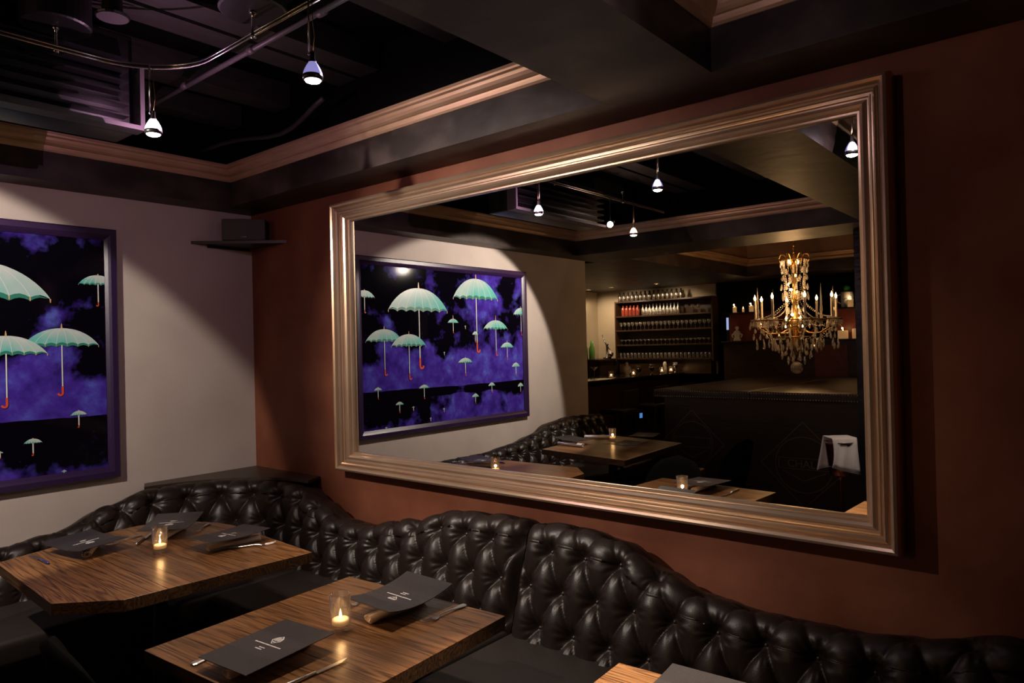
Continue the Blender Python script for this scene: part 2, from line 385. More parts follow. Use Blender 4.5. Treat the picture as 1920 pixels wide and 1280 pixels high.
# crown mouldings: profile (out from the fascia, height)
CROWN = [(0, 2.625), (0.006, 2.625), (0.012, 2.634), (0.016, 2.645), (0.018, 2.652), (0.026, 2.655), (0.036, 2.663), (0.043, 2.675), (0.046, 2.688), (0.050, 2.690), (0.056, 2.694), (0.058, 2.702), (0.058, 2.715), (0, 2.715)]
def crown(a, b, n, mit=(1, 1)):
    """a,b: ends on the fascia line; n: outward normal; inner-corner mitres at both ends"""
    a = Vector((*a, 0)); b = Vector((*b, 0)); n = Vector((*n, 0)); t = (b-a).normalized(); k = len(CROWN); v = []
    for e, (p, sg) in enumerate(((a, 1), (b, -1))):
        for o_, z in CROWN: v.append(p + n*o_ + t*(sg*o_*mit[e]) + Vector((0, 0, z)))
    f = [(i, (i+1) % k, k+(i+1) % k, k+i) for i in range(k)]
    return MB().add(v, f + [tuple(range(k)), tuple(range(k, 2*k))[::-1]]).build('crown_moulding', 'gold_moulding', ceil)
crown((-3.45, -0.19), (-0.24, -0.19), (0, -1))
crown((-0.24, -0.19), (-0.24, -2.84), (-1, 0))
crown((-0.24, -2.84), (-3.45, -2.84), (0, 1))
crown((-3.45, -2.84), (-3.45, -0.19), (1, 0))
crown((-8.0, -3.26), (-0.24, -3.26), (0, -1), (0, 1))
crown((-0.24, -3.26), (-0.24, -6.0), (-1, 0), (1, 0))
crown((-4.1, -0.43), (-4.1, -2.84), (-1, 0))
crown((-7.3, -0.43), (-4.1, -0.43), (0, -1))
crown((-7.3, -2.84), (-7.3, -0.43), (1, 0))
crown((-4.1, -2.84), (-7.3, -2.84), (0, 1))
# joists of the open black ceiling over the tables
for y, wd in ((-0.30, 0.10), (-0.78, 0.15), (-1.36, 0.14), (-1.53, 0.14), (-2.12, 0.15), (-2.66, 0.14)):
    MB().box(-3.44, -0.25, y-wd/2, y+wd/2, 2.93, ZC).build('joist', 'joist_paint', ceil)

# ------------------------------------------------------------------ big mirror on the red wall
mir = thing('wall_mirror', 'huge rectangular mirror in a wide bronze moulded frame on the red wall', 'mirror', (0, -2.345, 0.929))
PROF = [(0, 0.004), (0, 0.045), (0.03, 0.066), (0.09, 0.082), (0.17, 0.086), (0.25, 0.080), (0.30, 0.068), (0.315, 0.062), (0.36, 0.063), (0.365, 0.070), (0.43, 0.073), (0.48, 0.066), (0.49, 0.056),
        (0.55, 0.056), (0.555, 0.061), (0.60, 0.060), (0.605, 0.050), (0.66, 0.050), (0.70, 0.056), (0.78, 0.059), (0.86, 0.052), (0.90, 0.042), (0.91, 0.036), (0.97, 0.036), (1.0, 0.030), (1.0, 0.012)]
mo = (-3.75, -0.941, 0.929, 2.409); mi_ = (-3.645, -1.065, 1.034, 2.303)
def frame_side(k):
    co = [((mo[0], mo[2]), (mi_[0], mi_[2])), ((mo[1], mo[2]), (mi_[1], mi_[2])), ((mo[1], mo[3]), (mi_[1], mi_[3])), ((mo[0], mo[3]), (mi_[0], mi_[3]))]
    v = []
    for (o_, i_) in (co[k], co[(k+1) % 4]):
        for t, d in PROF: v.append((-d, o_[0] + (i_[0]-o_[0])*t + 2.345, o_[1] + (i_[1]-o_[1])*t - 0.929))
    n = len(PROF); f = [(i, i+1, n+i+1, n+i) for i in range(n-1)] + [tuple(range(n)), tuple(range(n, 2*n))[::-1], (0, n, 2*n-1, n-1)]
    o = MB().add(v, f).build('frame_rail', 'bronze_frame', mir); return o
for k in range(4): frame_side(k)
MB().box(-0.018, -0.004, mo[0]+0.02+2.345, mo[1]-0.02+2.345, 0.02, mo[3]-mo[2]-0.02).build('backing', 'black_paint', mir)
MB().box(-0.02, -0.0185, mi_[0]-0.01+2.345, mi_[1]+0.01+2.345, mi_[2]-0.01-0.929, mi_[3]+0.01-0.929).build('mirror_glass', 'mirror_silver', mir)

# ------------------------------------------------------------------ painting on the pale wall
px0, px1, pz0, pz1 = -2.849, -0.834, 0.926, 2.293
pt = thing('framed_painting', 'large dark painting of turquoise umbrellas over violet clouds in a purple frame', 'painting', (px1, 0, pz0))
W_, H_ = px1-px0, pz1-pz0
FP = [(0, 0.002), (0, 0.032), (0.12, 0.040), (0.55, 0.040), (0.75, 0.034), (0.85, 0.030), (1.0, 0.024), (1.0, 0.006)]
fwid = 0.062
def pframe(k):
    co = [((0, 0), (-fwid, fwid)), ((-W_, 0), (-W_+fwid, fwid)), ((-W_, H_), (-W_+fwid, H_-fwid)), ((0, H_), (-fwid, H_-fwid))]
    v = []
    for (o_, i_) in (co[k], co[(k+1) % 4]):
        for t, d in FP: v.append((o_[0] + (i_[0]-o_[0])*t, -d, o_[1] + (i_[1]-o_[1])*t))
    n = len(FP); f = [(i, i+1, n+i+1, n+i) for i in range(n-1)] + [tuple(range(n)), tuple(range(n, 2*n))[::-1], (0, n, 2*n-1, n-1)]
    MB().add(v, f).build('frame_rail', 'purple_paint', pt)
for k in range(4): pframe(k)
cv = MB().box(-W_+2*fwid-0.01, 0.01, -0.006, 0, -0.01, H_-2*fwid+0.01).build('canvas', 'painted_canvas', pt, loc=(-fwid, -0.012, fwid))
UMB = [(-1.476,2.124,2.076,0.318,1.898,1.434),(-2.154,2.239,2.191,0.285,2.017,1.550),(-1.110,1.771,1.747,0.178,1.655,1.395),(-1.358,1.733,1.708,0.181,1.615,1.351),
(-2.408,1.876,1.830,0.163,1.752,1.512),(-1.861,1.867,1.836,0.065,1.802,1.716),(-2.557,1.646,1.628,0.090,1.582,1.472),(-1.996,1.511,1.502,0.089,1.462,1.350),
(-2.680,1.445,1.438,0.059,1.401,1.323),(-2.770,1.965,1.950,0.110,1.886,1.696),(-0.929,2.044,2.036,0.096,1.985,1.868),(-1.037,1.311,1.306,0.040,1.283,1.219),
(-1.513,1.305,1.299,0.057,1.272,1.187),(-1.249,1.185,1.182,0.041,1.159,1.097),(-2.115,1.193,1.187,0.045,1.159,1.102),(-2.331,1.277,1.272,0.045,1.244,1.184),
(-2.743,1.250,1.246,0.042,1.214,1.161),(-2.132,1.733,1.729,0.037,1.701,1.636),(-1.391,1.137,1.134,0.014,1.126,1.10),(-1.728,1.096,1.093,0.014,1.085,1.06),
(-1.578,1.032,1.029,0.014,1.021,1.0),(-1.111,1.003,1.0,0.014,0.992,0.97),(-1.748,1.562,1.560,0.010,1.552,1.53),(-2.007,1.781,1.779,0.010,1.771,1.75)]
def umbrella(ux, za, zt, hw, ze, zb, lift):
    """flat painted umbrella: apex za, canopy crown zt, half width hw, hem ze, handle bottom zb"""
    b = MB(); y = lambda k: -0.0188 - lift - 0.00025*k
    xl, xr = px1-fwid, px0+fwid
    cl = lambda x: max(min(x, xl), xr) - ux
    def strip(pts, k):
        n = len(pts); b.add([(cl(ux+x), y(k), z-ze) for x, z in pts], [tuple(range(n))])
    ns = 7
    hem = []
    for s in range(ns):                                   # scalloped hem
        for t in range(4):
            u = -1 + 2*(s + t/4)/ns; hem.append((u*hw, ze + (1-abs(u)**1.5)*0.05*hw + 0.05*hw*math.sin(PI*t/4)))
    hem.append((hw, ze))
    dome = [(hw*math.cos(PI*k/24), ze + (zt-ze)*(1-abs(math.cos(PI*k/24))**2.2)**0.85) for k in range(25)]
    b.cur = 3; strip([(-hw*0.97, ze+0.004)] + [(x, z - 0.07*hw*(1-(x/hw)**2) - 0.02*hw) for x, z in hem[1:-1]] + [(hw*0.97, ze+0.004)] + [(0, ze+0.3*hw)], 0)
    b.cur = 0; poly = dome[1:-1] + hem; strip(poly, 1)
    wl = max(0.003, hw*0.016)
    b.cur = 1; zt2 = zb + 0.16*(ze-zb) + 0.03*hw
    strip([(-wl, zt2), (wl, zt2), (wl, ze+0.02*hw), (-wl, ze+0.02*hw)], 2)
    if hw > 0.03:
        rw = max(0.0012, hw*0.007)
        for u in (-0.71, -0.43, -0.14, 0.14, 0.43, 0.71):   # ribs
            pts = []
            for k in range(9):
                q = PI/2*k/8; pts.append((u*hw*math.sin(q), ze + 0.03*hw + (zt-ze-0.03*hw)*(1-math.sin(q)**2.2)**0.85))
            strip([(x-rw, z) for x, z in pts] + [(x+rw, z) for x, z in pts[::-1]], 3 if False else 2)
        b.cur = 4
        for s in range(ns+1):                               # gilded tips
            u = -1 + 2*s/ns; zz = ze + (1-abs(u)**1.5)*0.05*hw; d = hw*0.012
            strip([(u*hw-d, zz), (u*hw-d*0.6, zz-0.06*hw), (u*hw+d*0.6, zz-0.06*hw), (u*hw+d, zz)], 2)
    b.cur = 4; strip([(-wl*1.6, zt-0.01*hw), (wl*1.6, zt-0.01*hw), (wl*0.5, za), (-wl*0.5, za)], 2)
    b.cur = 2; hb = zb; hh = zt2-zb; rr = hh*0.22; wd = max(0.003, hw*0.028)
    pts = [(0, zt2)] + [(-rr + rr*math.cos(a), hb + rr + rr*math.sin(a)) for a in [0, -0.5, -1.0, -1.57, -2.1, -2.7, -3.2]]
    out = []; inn = []
    for i, p in enumerate(pts):
        q = pts[min(i+1, len(pts)-1)]; o_ = pts[max(i-1, 0)]; t = Vector((q[0]-o_[0], q[1]-o_[1])).normalized(); n_ = Vector((-t.y, t.x))*wd
        out.append((p[0]+n_.x, p[1]+n_.y)); inn.append((p[0]-n_.x, p[1]-n_.y))
    for i in range(len(pts)-1): strip([out[i], out[i+1], inn[i+1], inn[i]], 3)
    b.build('painted_umbrella', ['umb_canopy', 'umb_shaft', 'umb_handle', 'umb_under', 'umb_gold'], pt, loc=(ux-px1, 0, ze-pz0))
for i, u_ in enumerate(UMB): umbrella(*u_, lift=0.0012*(i % 4))

# ------------------------------------------------------------------ corner loudspeaker on its shelf
t = thing('corner_shelf', 'small dark triangular shelf high up in the room corner', 'shelf', (0, 0, 2.26))
MB().prism([(-0.001, -0.001), (-0.40, -0.001), (-0.001, -0.40)], 0, 0.018).build('shelf_board', 'plastic_black', t)
MB().prism([(-0.02, -0.003), (-0.30, -0.003), (-0.30, -0.015), (-0.02, -0.015)], -0.014, 0).build('cleat', 'plastic_black', t)
t = thing('loudspeaker', 'small charcoal loudspeaker on the corner shelf above the banquette', 'speaker', (-0.135, -0.165, 2.279), R(-41))
rbox('case', -0.13, 0.13, -0.055, 0.055, 0, 0.135, 'speaker_case', t, 0.012)
rbox('grille', -0.127, 0.127, -0.062, -0.05, 0.003, 0.132, 'speaker_cloth', t, 0.005, 2)
rbox('badge', -0.018, 0.018, -0.0645, -0.06, 0.018, 0.027, 'steel_dark', t, 0.002, 2)

# ------------------------------------------------------------------ ceiling machinery, track and lamps
ac = thing('air_conditioner', 'black ceiling cassette box with long louvred grille above the umbrella painting', 'air conditioner', (-1.75, -1.15, 2.50))
rbox('case', -0.55, 0.54, -0.05, 0.125, 0.0, 0.40, 'plastic_black', ac, 0.008, 2)
MB().box(-0.55, 0.552, -0.128, -0.05, 0.0, 0.018).build('edge_strip', 'duct_grey', ac)
MB().box(0.535, 0.552, -0.128, -0.05, 0.018, 0.26).build('end_panel', 'duct_grey', ac)
for k in range(6): MB().box(-0.55, 0.50, -0.11, -0.05, 0.05+0.045*k, 0.058+0.045*k).build('louvre', 'plastic_black', ac)
can = thing('ceiling_can', 'black cylindrical ceiling can hanging beside the curved track', 'lamp', (-1.40, -1.50, 2.82))
MB().lathe([(0.055, 0), (0.058, 0.006), (0.05, 0.012), (0.035, 0.02), (0.033, 0.07)], 24).build('body', 'plastic_black', can)
MB().lathe([(0.015, 0.07), (0.018, 0.09), (0.016, 0.11), (0.016, 0.225)], 14).build('stem', 'black_metal', can)
MB().lathe([(0.052, -0.002), (0.052, 0.0)], 24).build('cover_disc', 'duct_grey', can)

RZ = 2.71
trk = thing('track_rail', 'curved chrome monorail lighting track under the black ceiling', 'track', (-1.12, -1.36, RZ))
path = [(-3.1, -1.36)] + [(-1.42 + 0.30*math.sin(a), -1.66 + 0.30*math.cos(a)) for a in [PI/2*k/14 for k in range(15)]] + [(-1.12, -2.80)]
for dz in (0.006, -0.006):
    MB().tube([(x+1.12, y+1.36, dz) for x, y in path], 0.0042, 8).build('rail', 'chrome', trk, True)
MB().tube([(x+1.12, y+1.36, 0) for x, y in path], 0.0030, 6).build('spacer', 'black_gloss', trk, True)
for x, y in ((-1.535, -1.35), (-1.121, -1.97), (-2.42, -1.36), (-1.12, -2.75)):
    s_ = MB().lathe([(0.009, -0.016), (0.011, -0.010), (0.0085, 0.0), (0.0065, 0.02), (0.0055, 0.05), (0.006, 0.066), (0.012, 0.070), (0.012, 0.078)], 14).build('standoff', 'chrome', trk, True, loc=(x+1.12, y+1.36, 0))
    if y > -2.0 and x > -2.0: MB().lathe([(0.108, 0.077), (0.115, 0.082), (0.115, 0.338)], 32).build('canopy', 'plastic_black', s_)
tr2 = thing('track_rail', 'straight chrome lighting track in the bay behind the dark beam', 'track', (-1.6, -3.5, RZ))
for dz in (0.006, -0.006): MB().tube([(-1.2, -0.05, dz), (0.0, -0.05, dz), (0.12, -0.03, dz), (0.30, 0.05, dz), (0.55, 0.16, dz)], 0.0042, 8).build('rail', 'chrome', tr2, True)
for x, y in ((-0.4, -0.05), (0.2, 0.005)): MB().lathe([(0.011, -0.012), (0.006, 0.02), (0.006, 0.30), (0.012, 0.34)], 12).build('standoff', 'chrome', tr2, True, loc=(x, y, 0))
cd = thing('conduit', 'straight grey conduit pipe running beside the lighting track', 'pipe', (-0.955, -1.5, 2.80))
MB().tube([(0.03, 1.28, 0), (0, -1.33, 0)], 0.011, 10).build('pipe', 'duct_grey', cd, True)
for y in (0.42, -0.15, -0.62): MB().tube([(0.013, y-0.02, 0), (0.013, y+0.02, 0)], 0.015, 10).build('coupling', 'duct_grey', cd, True)
cw = thing('ceiling_cable', 'black cable sagging along the crown moulding above the mirror', 'cable', (-0.34, -1.0, 2.72))
MB().tube([(-0.10 + 0.10*math.sin(k*0.35), 0.75-0.13*k, 0.05 + 0.02*math.sin(k*0.9)) for k in range(10)], 0.012, 8).build('cord', 'joist_paint', cw, True)

def pendant(loc, label, shade, lens, power, col, aim=(0, 0, -1), cone=86, blend=0.55, tilt=None, rail_dz=None, size=0.022, spill=None):
    """loc: bottom of the lens"""
    p = thing('pendant_lamp', label, 'lamp', loc, 0, 'track lamps')
    h = RZ - loc[2]
    MB().lathe([(0.026, 0.009), (0.0300, 0.011), (0.0315, 0.017), (0.0315, 0.024), (0.029, 0.027), (0.028, 0.016)], 28, cap=False).build('bezel', 'black_metal', p, True)
    MB().lathe([(0.0001, 0.0), (0.012, 0.001), (0.022, 0.005), (0.028, 0.013)], 28, cap=False).build('lens', lens, p, True)
    MB().lathe([(0.0300, 0.025), (0.0295, 0.032), (0.0250, 0.044), (0.0175, 0.058), (0.0120, 0.066)], 28, cap=False).build('shade', shade, p, True)
    MB().lathe([(0.0125, 0.064), (0.0125, 0.071), (0.0085, 0.074), (0.0085, 0.096), (0.004, 0.102)], 16).build('socket', 'black_metal', p, True)
    MB().tube([(-0.010, 0, h+0.012), (-0.010, 0, h-0.03), (-0.0115, 0, h-0.06), (-0.0115, 0, 0.085)], 0.0028, 8).build('stem', 'chrome', p, True)
    MB().sphere((-0.0115, 0, 0.088), 0.005, 10, 6).build('joint', 'chrome', p, True)
    MB().tube([(0.002, 0, h-0.005), (0.006, 0.003, h-0.07), (0.008, -0.002, 0.15), (0.001, 0, 0.095)], 0.0014, 6).build('cord', 'gilt', p, True)
    light('bulb', 'SPOT', p, Vector(aim).normalized()*0.045 if aim[2] > -0.9 else (0, 0, -0.004), power, col, aim, size, cone, blend)
    if spill: light('shade_glow', 'POINT', p, (0.045, -0.02, 0.05), P_SPILL*spill[0], spill[1], size=0.0)
    return p
WARM = (1.0, 0.80, 0.62); COOL = (1.0, 0.86, 0.74)
pendant((-1.235, -1.434, 2.437), 'pendant lamp glowing pink under the curve of the track', 'shade_pink', 'lens_pink', P_DOWN*0.60, WARM, spill=(3.2, (1.0, 0.50, 0.82)))
pendant((-1.141, -2.343, 2.436), 'clear violet pendant lamp hanging over the nearer wooden table', 'shade_violet', 'lens_white', P_DOWN*1.3, WARM, spill=(0.8, (0.9, 0.75, 0.85)))
pendant((-1.10, -3.36, 2.43), 'violet pendant lamp at the top edge beside the dark beam', 'shade_violet', 'lens_white', P_DOWN*6.5, WARM, cone=44, blend=0.5, spill=(1.0, (1.0, 0.75, 0.85)))
pendant((-2.52, -1.392, 2.44), 'orange lit pendant lamp seen in the mirror beside the bright spotlight', 'shade_orange', 'lens_white', P_PICT, COOL, aim=(0.265, 0.79, -0.60), cone=85, blend=0.12, spill=(1.6, (1.0, 0.66, 0.5)))
pendant((-2.3, -3.55, 2.44), 'added unseen pendant lamp in the bay behind the dark beam', 'shade_violet', 'lens_white', P_DOWN*0.8, WARM, cone=74, spill=(0.2, WARM))  # unseen lamp, added to light the bucket napkin and the tables nearby
sp = thing('spotlight', 'adjustable chrome spotlight on the track shining straight at the mirror', 'lamp', (-2.19, -1.385, 2.50), 0, 'track lamps')
aim = Vector((2.19, -0.62, -1.0)).normalized()
q = aim.to_track_quat('Z', 'Y').to_euler()
MB().lathe([(0.012, -0.075), (0.013, -0.05), (0.021, -0.02), (0.026, 0.0), (0.026, 0.008), (0.022, 0.008), (0.020, 0.0)], 24, cap=False).build('head', 'chrome', sp, True, rot=q)
MB().lathe([(0.0001, 0.003), (0.012, 0.003), (0.0215, 0.003)], 24, cap=False).build('lens', 'lens_white', sp, False, rot=q)
MB().tube([(-0.028, 0.018, 0.21), (-0.028, 0.018, 0.05), (-0.03, 0.02, 0.02)], 0.0032, 8).build('stem', 'chrome', sp, True)
MB().sphere((-0.03, 0.02, 0.022), 0.012, 12, 8).build('joint', 'chrome', sp, True)
light('bulb', 'SPOT', sp, aim*0.012, P_SPOT, COOL, aim, 0.02, 70, 0.75)

# ================================================================== THE BANQUETTE
DS, DR, V0 = 0.157, 0.135, 0.51
def lerp_table(tab, x):
    if x <= tab[0][0]: return tab[0][1]
    for (a, va), (b, vb) in zip(tab, tab[1:]):
        if x <= b:
            t_ = (x-a)/(b-a); t_ = t_*t_*(3-2*t_); return va + (vb-va)*t_
    return tab[-1][1]
# path coordinate: s<0 along the pale wall (s = X-ish), through the rounded corner, then down the red wall
CR = 0.75; ARC = (CR)*PI/2*0.62
TOPA = [(-3.9, 0.90), (-3.3, 0.915), (-3.05, 0.895), (-2.75, 0.815), (-2.4, 0.765), (-2.0, 0.735), (-1.45, 0.735), (-1.2, 0.760), (-0.95, 0.838), (-0.75, 0.885)]
TOPB = [(0.75, 0.872), (0.95, 0.815), (1.15, 0.757), (1.36, 0.752), (1.68, 0.815), (2.0, 0.897), (2.3, 0.908), (2.62, 0.910), (2.80, 0.888), (3.0, 0.815), (3.15, 0.770), (3.35, 0.752), (3.65, 0.756), (3.8, 0.775), (4.03, 0.825), (4.4, 0.90), (4.9, 0.91)]
def path_at(s):
    """returns (wall point function of offset o), normal, top height; s in [-inf, 0] pale wall, [0, ARC] corner, beyond red wall"""
    if s <= 0: return lambda o: (-CR + s, -o), (0, -1), lerp_table(TOPA, -CR + s)
    if s <= ARC:
        a = PI/2*s/ARC; d = (math.sin(a), math.cos(a))
        top = 0.885 + (0.872-0.885)*s/ARC + 0.012*math.sin(PI*s/ARC)
        return lambda o: (-CR + d[0]*(CR-o), -CR + d[1]*(CR-o)), (-d[0], -d[1]), top
    d_ = CR + (s-ARC); return lambda o: (-o, -d_), (-1, 0), lerp_table(TOPB, d_)
def tuft(s, v):
    p = s/DS; q_ = (v-V0)/(2*DR); a, b = p+q_, p-q_
    fa, fb = a - math.floor(a), b - math.floor(b)          # the fullest part of each pillow sits high, under its top button
    fa, fb = fa**1.45, 1-(1-fb)**1.45
    h = (abs(math.sin(PI*fa))*abs(math.sin(PI*fb)))**0.42
    ra, rb = round(a), round(b)
    bs = (ra+rb)/2*DS; bv = V0 + (ra-rb)*DR
    dx, dy = s-bs, v-bv; r = math.hypot(dx, dy); th = math.atan2(dy, dx)
    dip = math.exp(-(r/0.030)**2)
    wr = 0.0030*math.cos(11*th + 1.3*math.sin(3*th + ra))*math.exp(-((r-0.034)/0.022)**2)
    return h, dip, wr
def back(name, s0, s1, parent, e0=True, e1=True, step=0.0058):
    ns = int((s1-s0)/step) + 1; rows = 100; V = []; F = []
    zb, ob = 0.40, 0.345; rr = 0.055
    for i in range(ns+1):
        s = s0 + (s1-s0)*i/ns; pf, n, top = path_at(s)
        zf = top - 0.045 - rr; fl = zf-zb; sl = 0.17/0.50
        ot = ob - sl*fl; al = PI*0.56; arc = rr*al; fl2 = fl*math.hypot(1, sl); flat = 0.10; tot = fl2 + arc + flat
        edge = 1e9
        if e0: edge = min(edge, s-s0)
        if e1: edge = min(edge, s1-s)
        ew = 1 - math.exp(-(max(0.0, edge)/0.022)**1.3) if edge < 0.3 else 1
        for k in range(rows+1):
            l = tot*k/rows
            if l <= fl2:
                t_ = l/fl2; o = ob - sl*fl*t_; z = zb + fl*t_; no, nz = 1/math.hypot(1, sl), sl/math.hypot(1, sl); v = z; fade = 1
            elif l <= fl2+arc:
                a = (l-fl2)/rr; o = ot - rr + rr*math.cos(a); z = zf + rr*math.sin(a); no, nz = math.cos(a), math.sin(a); v = zf + (l-fl2); fade = 1
            else:
                a = al; x = l-fl2-arc; o = ot - rr + rr*math.cos(a) - x*0.9; z = zf + rr*math.sin(a) - x*0.25; no, nz = 0, 1; v = zf + (l-fl2); fade = max(0, 1-x/flat)
            h, dip, wr = tuft(s, v)
            if o < 0.004: o = 0.004
            top_ = 1 if l <= fl2-0.04 else max(0.30, 1-(l-fl2+0.04)/0.13*0.7)
            d = (0.008 + 0.029*h*top_*(0.5+0.5*fade) - 0.027*dip*fade + wr*fade)*ew - 0.03*(1-ew)
            o2 = max(0.003, o + no*d); x, y = pf(o2); V.append((x, y, z + nz*d))
    m = rows+1
    for i in range(ns):
        for k in range(rows): F.append((i*m+k, (i+1)*m+k, (i+1)*m+k+1, i*m+k+1))
    ob_ = MB().add(V, F).build(name, 'leather', parent, True)
    # closing panel behind / under at the ends so that the roll is a body, not a skin
    for i, on in ((0, e0), (ns, e1)):
        if on:
            pts = [V[i*m+k] for k in range(0, m, 3)]; pf, n, top = path_at(s0 if i == 0 else s1)
            bx, by = pf(0.003); pts += [(bx, by, pts[-1][2]), (bx, by, 0.40)]
            MB().add(pts, [tuple(range(len(pts)))]).build('end_panel', 'leather', parent)
    b = MB()                                                # covered buttons
    for r_ in range(-1, 5):
        v = V0 + r_*DR
        for c in range(int(s0/DS)-2, int(s1/DS)+3):
            s = (c + (0.5 if r_ % 2 else 0))*DS
            if s < s0+0.02 or s > s1-0.02: continue
            pf, n, top = path_at(s); zf = top-0.045-rr; sl = 0.17/0.50
            if v > zf + 0.05: continue
            if v <= zf: o = ob - sl*(v-zb); z = v; no, nz = 0.95, 0.32
            else: a = (v-zf)/rr; o = ob - sl*(zf-zb) - rr + rr*math.cos(a); z = zf + rr*math.sin(a); no, nz = math.cos(a), math.sin(a)
            x, y = pf(o - 0.019*no); b.sphere((x, y, z-0.019*nz), 0.0085, 8, 6)
    bo = b.build('buttons', 'button_leather', parent, True); bo['kind'] = 'stuff'
DIV = ARC + (2.385-CR)
b1 = thing('banquette', 'dark brown tufted leather banquette wrapping around the room corner', 'banquette', (0, 0, 0), 0, 'tufted banquettes')
back('tufted_back', -3.15, DIV-0.003, b1)
b2 = thing('banquette', 'dark brown tufted leather banquette section under the right half of the mirror', 'banquette', (0, 0, 0), 0, 'tufted banquettes')
back('tufted_back', DIV+0.003, ARC + (4.9-CR), b2)
# corner ledge behind the curved back
lg = [(-0.003, -0.003)] + [(-0.003, -0.70)] + [(-CR + math.sin(a)*(CR-0.12), -CR + math.cos(a)*(CR-0.12)) for a in [PI/2*(1-k/14) for k in range(15)]] + [(-0.70, -0.003)]
MB().prism(lg, 0.846, 0.862).build('corner_ledge', 'leather_top', b1)
def seat(parent, x0, x1, y0, y1): return rbox('seat_cushion', x0, x1, y0, y1, 0.345, 0.465, 'leather_seat', parent, 0.035, 4)
ys = [-0.98, -1.68, -2.383]
seat(b1, -0.98+0.003, -0.28, -0.98+0.003, -0.28)
for a, b in zip(ys, ys[1:]): seat(b1, -0.83, -0.28, b+0.003, a-0.003)
xs = [-0.983, -1.72, -2.46, -3.2, -3.88]
for a, b in zip(xs, xs[1:]): seat(b1, b+0.003, a-0.003, -0.83, -0.28)
ys = [-2.388, -3.2, -4.05, -4.88]
for a, b in zip(ys, ys[1:]): seat(b2, -0.83, -0.28, b+0.003, a-0.003)
MB().prism([(-0.003, -0.003), (-3.88, -0.003), (-3.88, -0.76), (-0.78, -0.76), (-0.78, -2.383), (-0.003, -2.383)], 0.0, 0.36).build('plinth', 'leather', b1)
MB().prism([(-0.003, -2.388), (-0.78, -2.388), (-0.78, -4.88), (-0.003, -4.88)], 0.0, 0.36).build('plinth', 'leather', b2)

# ================================================================== TABLES
TH = 0.042
def table(label, loc, rotz, poly, seed, plank=0.105):
    t = thing('dining_table', label, 'table', loc, rotz, 'wooden tables')
    rnd = random.Random(seed); x0 = min(p[0] for p in poly); x1 = max(p[0] for p in poly); x = x0
    while x < x1-0.01:
        wd = plank*(0.8+0.5*rnd.random()); xe = x+wd if x+wd < x1-0.05 else x1
        cp = clip_strip(poly, x+0.0004, xe-0.0004)
        if len(cp) > 2:
            bm = bmesh.new(); vs = [bm.verts.new((p[0], p[1], 0)) for p in cp]; f = bm.faces.new(vs)
            ex = bmesh.ops.extrude_face_region(bm, geom=[f]); 
            for v in ex['geom']:
                if isinstance(v, bmesh.types.BMVert): v.co.z -= TH
            bmesh.ops.recalc_face_normals(bm, faces=bm.faces[:])
            te = [e for e in bm.edges if all(v.co.z > -1e-5 for v in e.verts)]
            bmesh.ops.bevel(bm, geom=te, offset=0.0006, segments=1, affect='EDGES')
            bm.normal_update()
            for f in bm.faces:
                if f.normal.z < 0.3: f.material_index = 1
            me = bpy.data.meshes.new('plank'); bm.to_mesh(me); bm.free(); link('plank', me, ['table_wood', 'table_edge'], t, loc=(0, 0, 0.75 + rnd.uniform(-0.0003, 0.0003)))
        x = xe
    cx = sum(p[0] for p in poly)/len(poly); cy = sum(p[1] for p in poly)/len(poly)
    hx = (x1-x0)*0.33; y0 = min(p[1] for p in poly); y1 = max(p[1] for p in poly); hy = (y1-y0)*0.33
    MB().box(cx-hx, cx+hx, cy-hy, cy+hy, 0.685, 0.705).build('subframe', 'black_metal', t)
    MB().lathe([(0.04, 0.02), (0.038, 0.05), (0.036, 0.67), (0.09, 0.685)], 20, (cx, cy, 0)).build('column', 'black_metal', t, True)
    MB().box(cx-hx*0.95, cx+hx*0.95, cy-0.035, cy+0.035, 0.0, 0.025).box(cx-0.035, cx+0.035, cy-hy*0.95, cy+hy*0.95, 0.0, 0.0245).build('foot_cross', 'black_metal', t)
    return t
def rectp(w_, d_): return [(-w_/2, -d_/2), (w_/2, -d_/2), (w_/2, d_/2), (-w_/2, d_/2)]
farc = (-1.14, -1.09)
farp = [(-1.58,-.69), (-1.61,-1.43), (-1.44,-1.60), (-.715,-1.653), (-.67,-.93), (-.69,-.80), (-.75,-.68), (-.84,-.58), (-.95,-.53), (-1.15,-.55)]
table('corner dining table of brown planks with clipped corners, inside the banquette corner', (*farc, 0), 0, [(x-farc[0], y-farc[1]) for x, y in farp], 3)
def anchored(cx, cy, rot, w_, d_):     # (cx,cy) is the corner nearest the room corner (+x,+y)
    c, s = math.cos(rot), math.sin(rot); return (cx - (c*w_/2 - s*d_/2), cy - (s*w_/2 + c*d_/2), 0)
NT = anchored(-0.818, -2.041, R(4), 0.765, 0.725)
table('square dining table of brown planks nearest the camera, set with two menus', NT, R(4), rectp(0.765, 0.725), 5)
TT = anchored(-0.836, -3.221, R(3), 0.735, 0.72)
table('square plank table at the bottom edge with one corner brightly lit', TT, R(3), rectp(0.735, 0.72), 9)
T2 = (-2.69, -0.99, 0)
table('plank table by the end of the pale wall, seen only in the mirror', T2, 0, [(x-T2[0], y-T2[1]) for x, y in ((-2.16,-.70), (-2.02,-1.56), (-3.05,-1.50), (-3.2,-.62))], 12, 0.12)

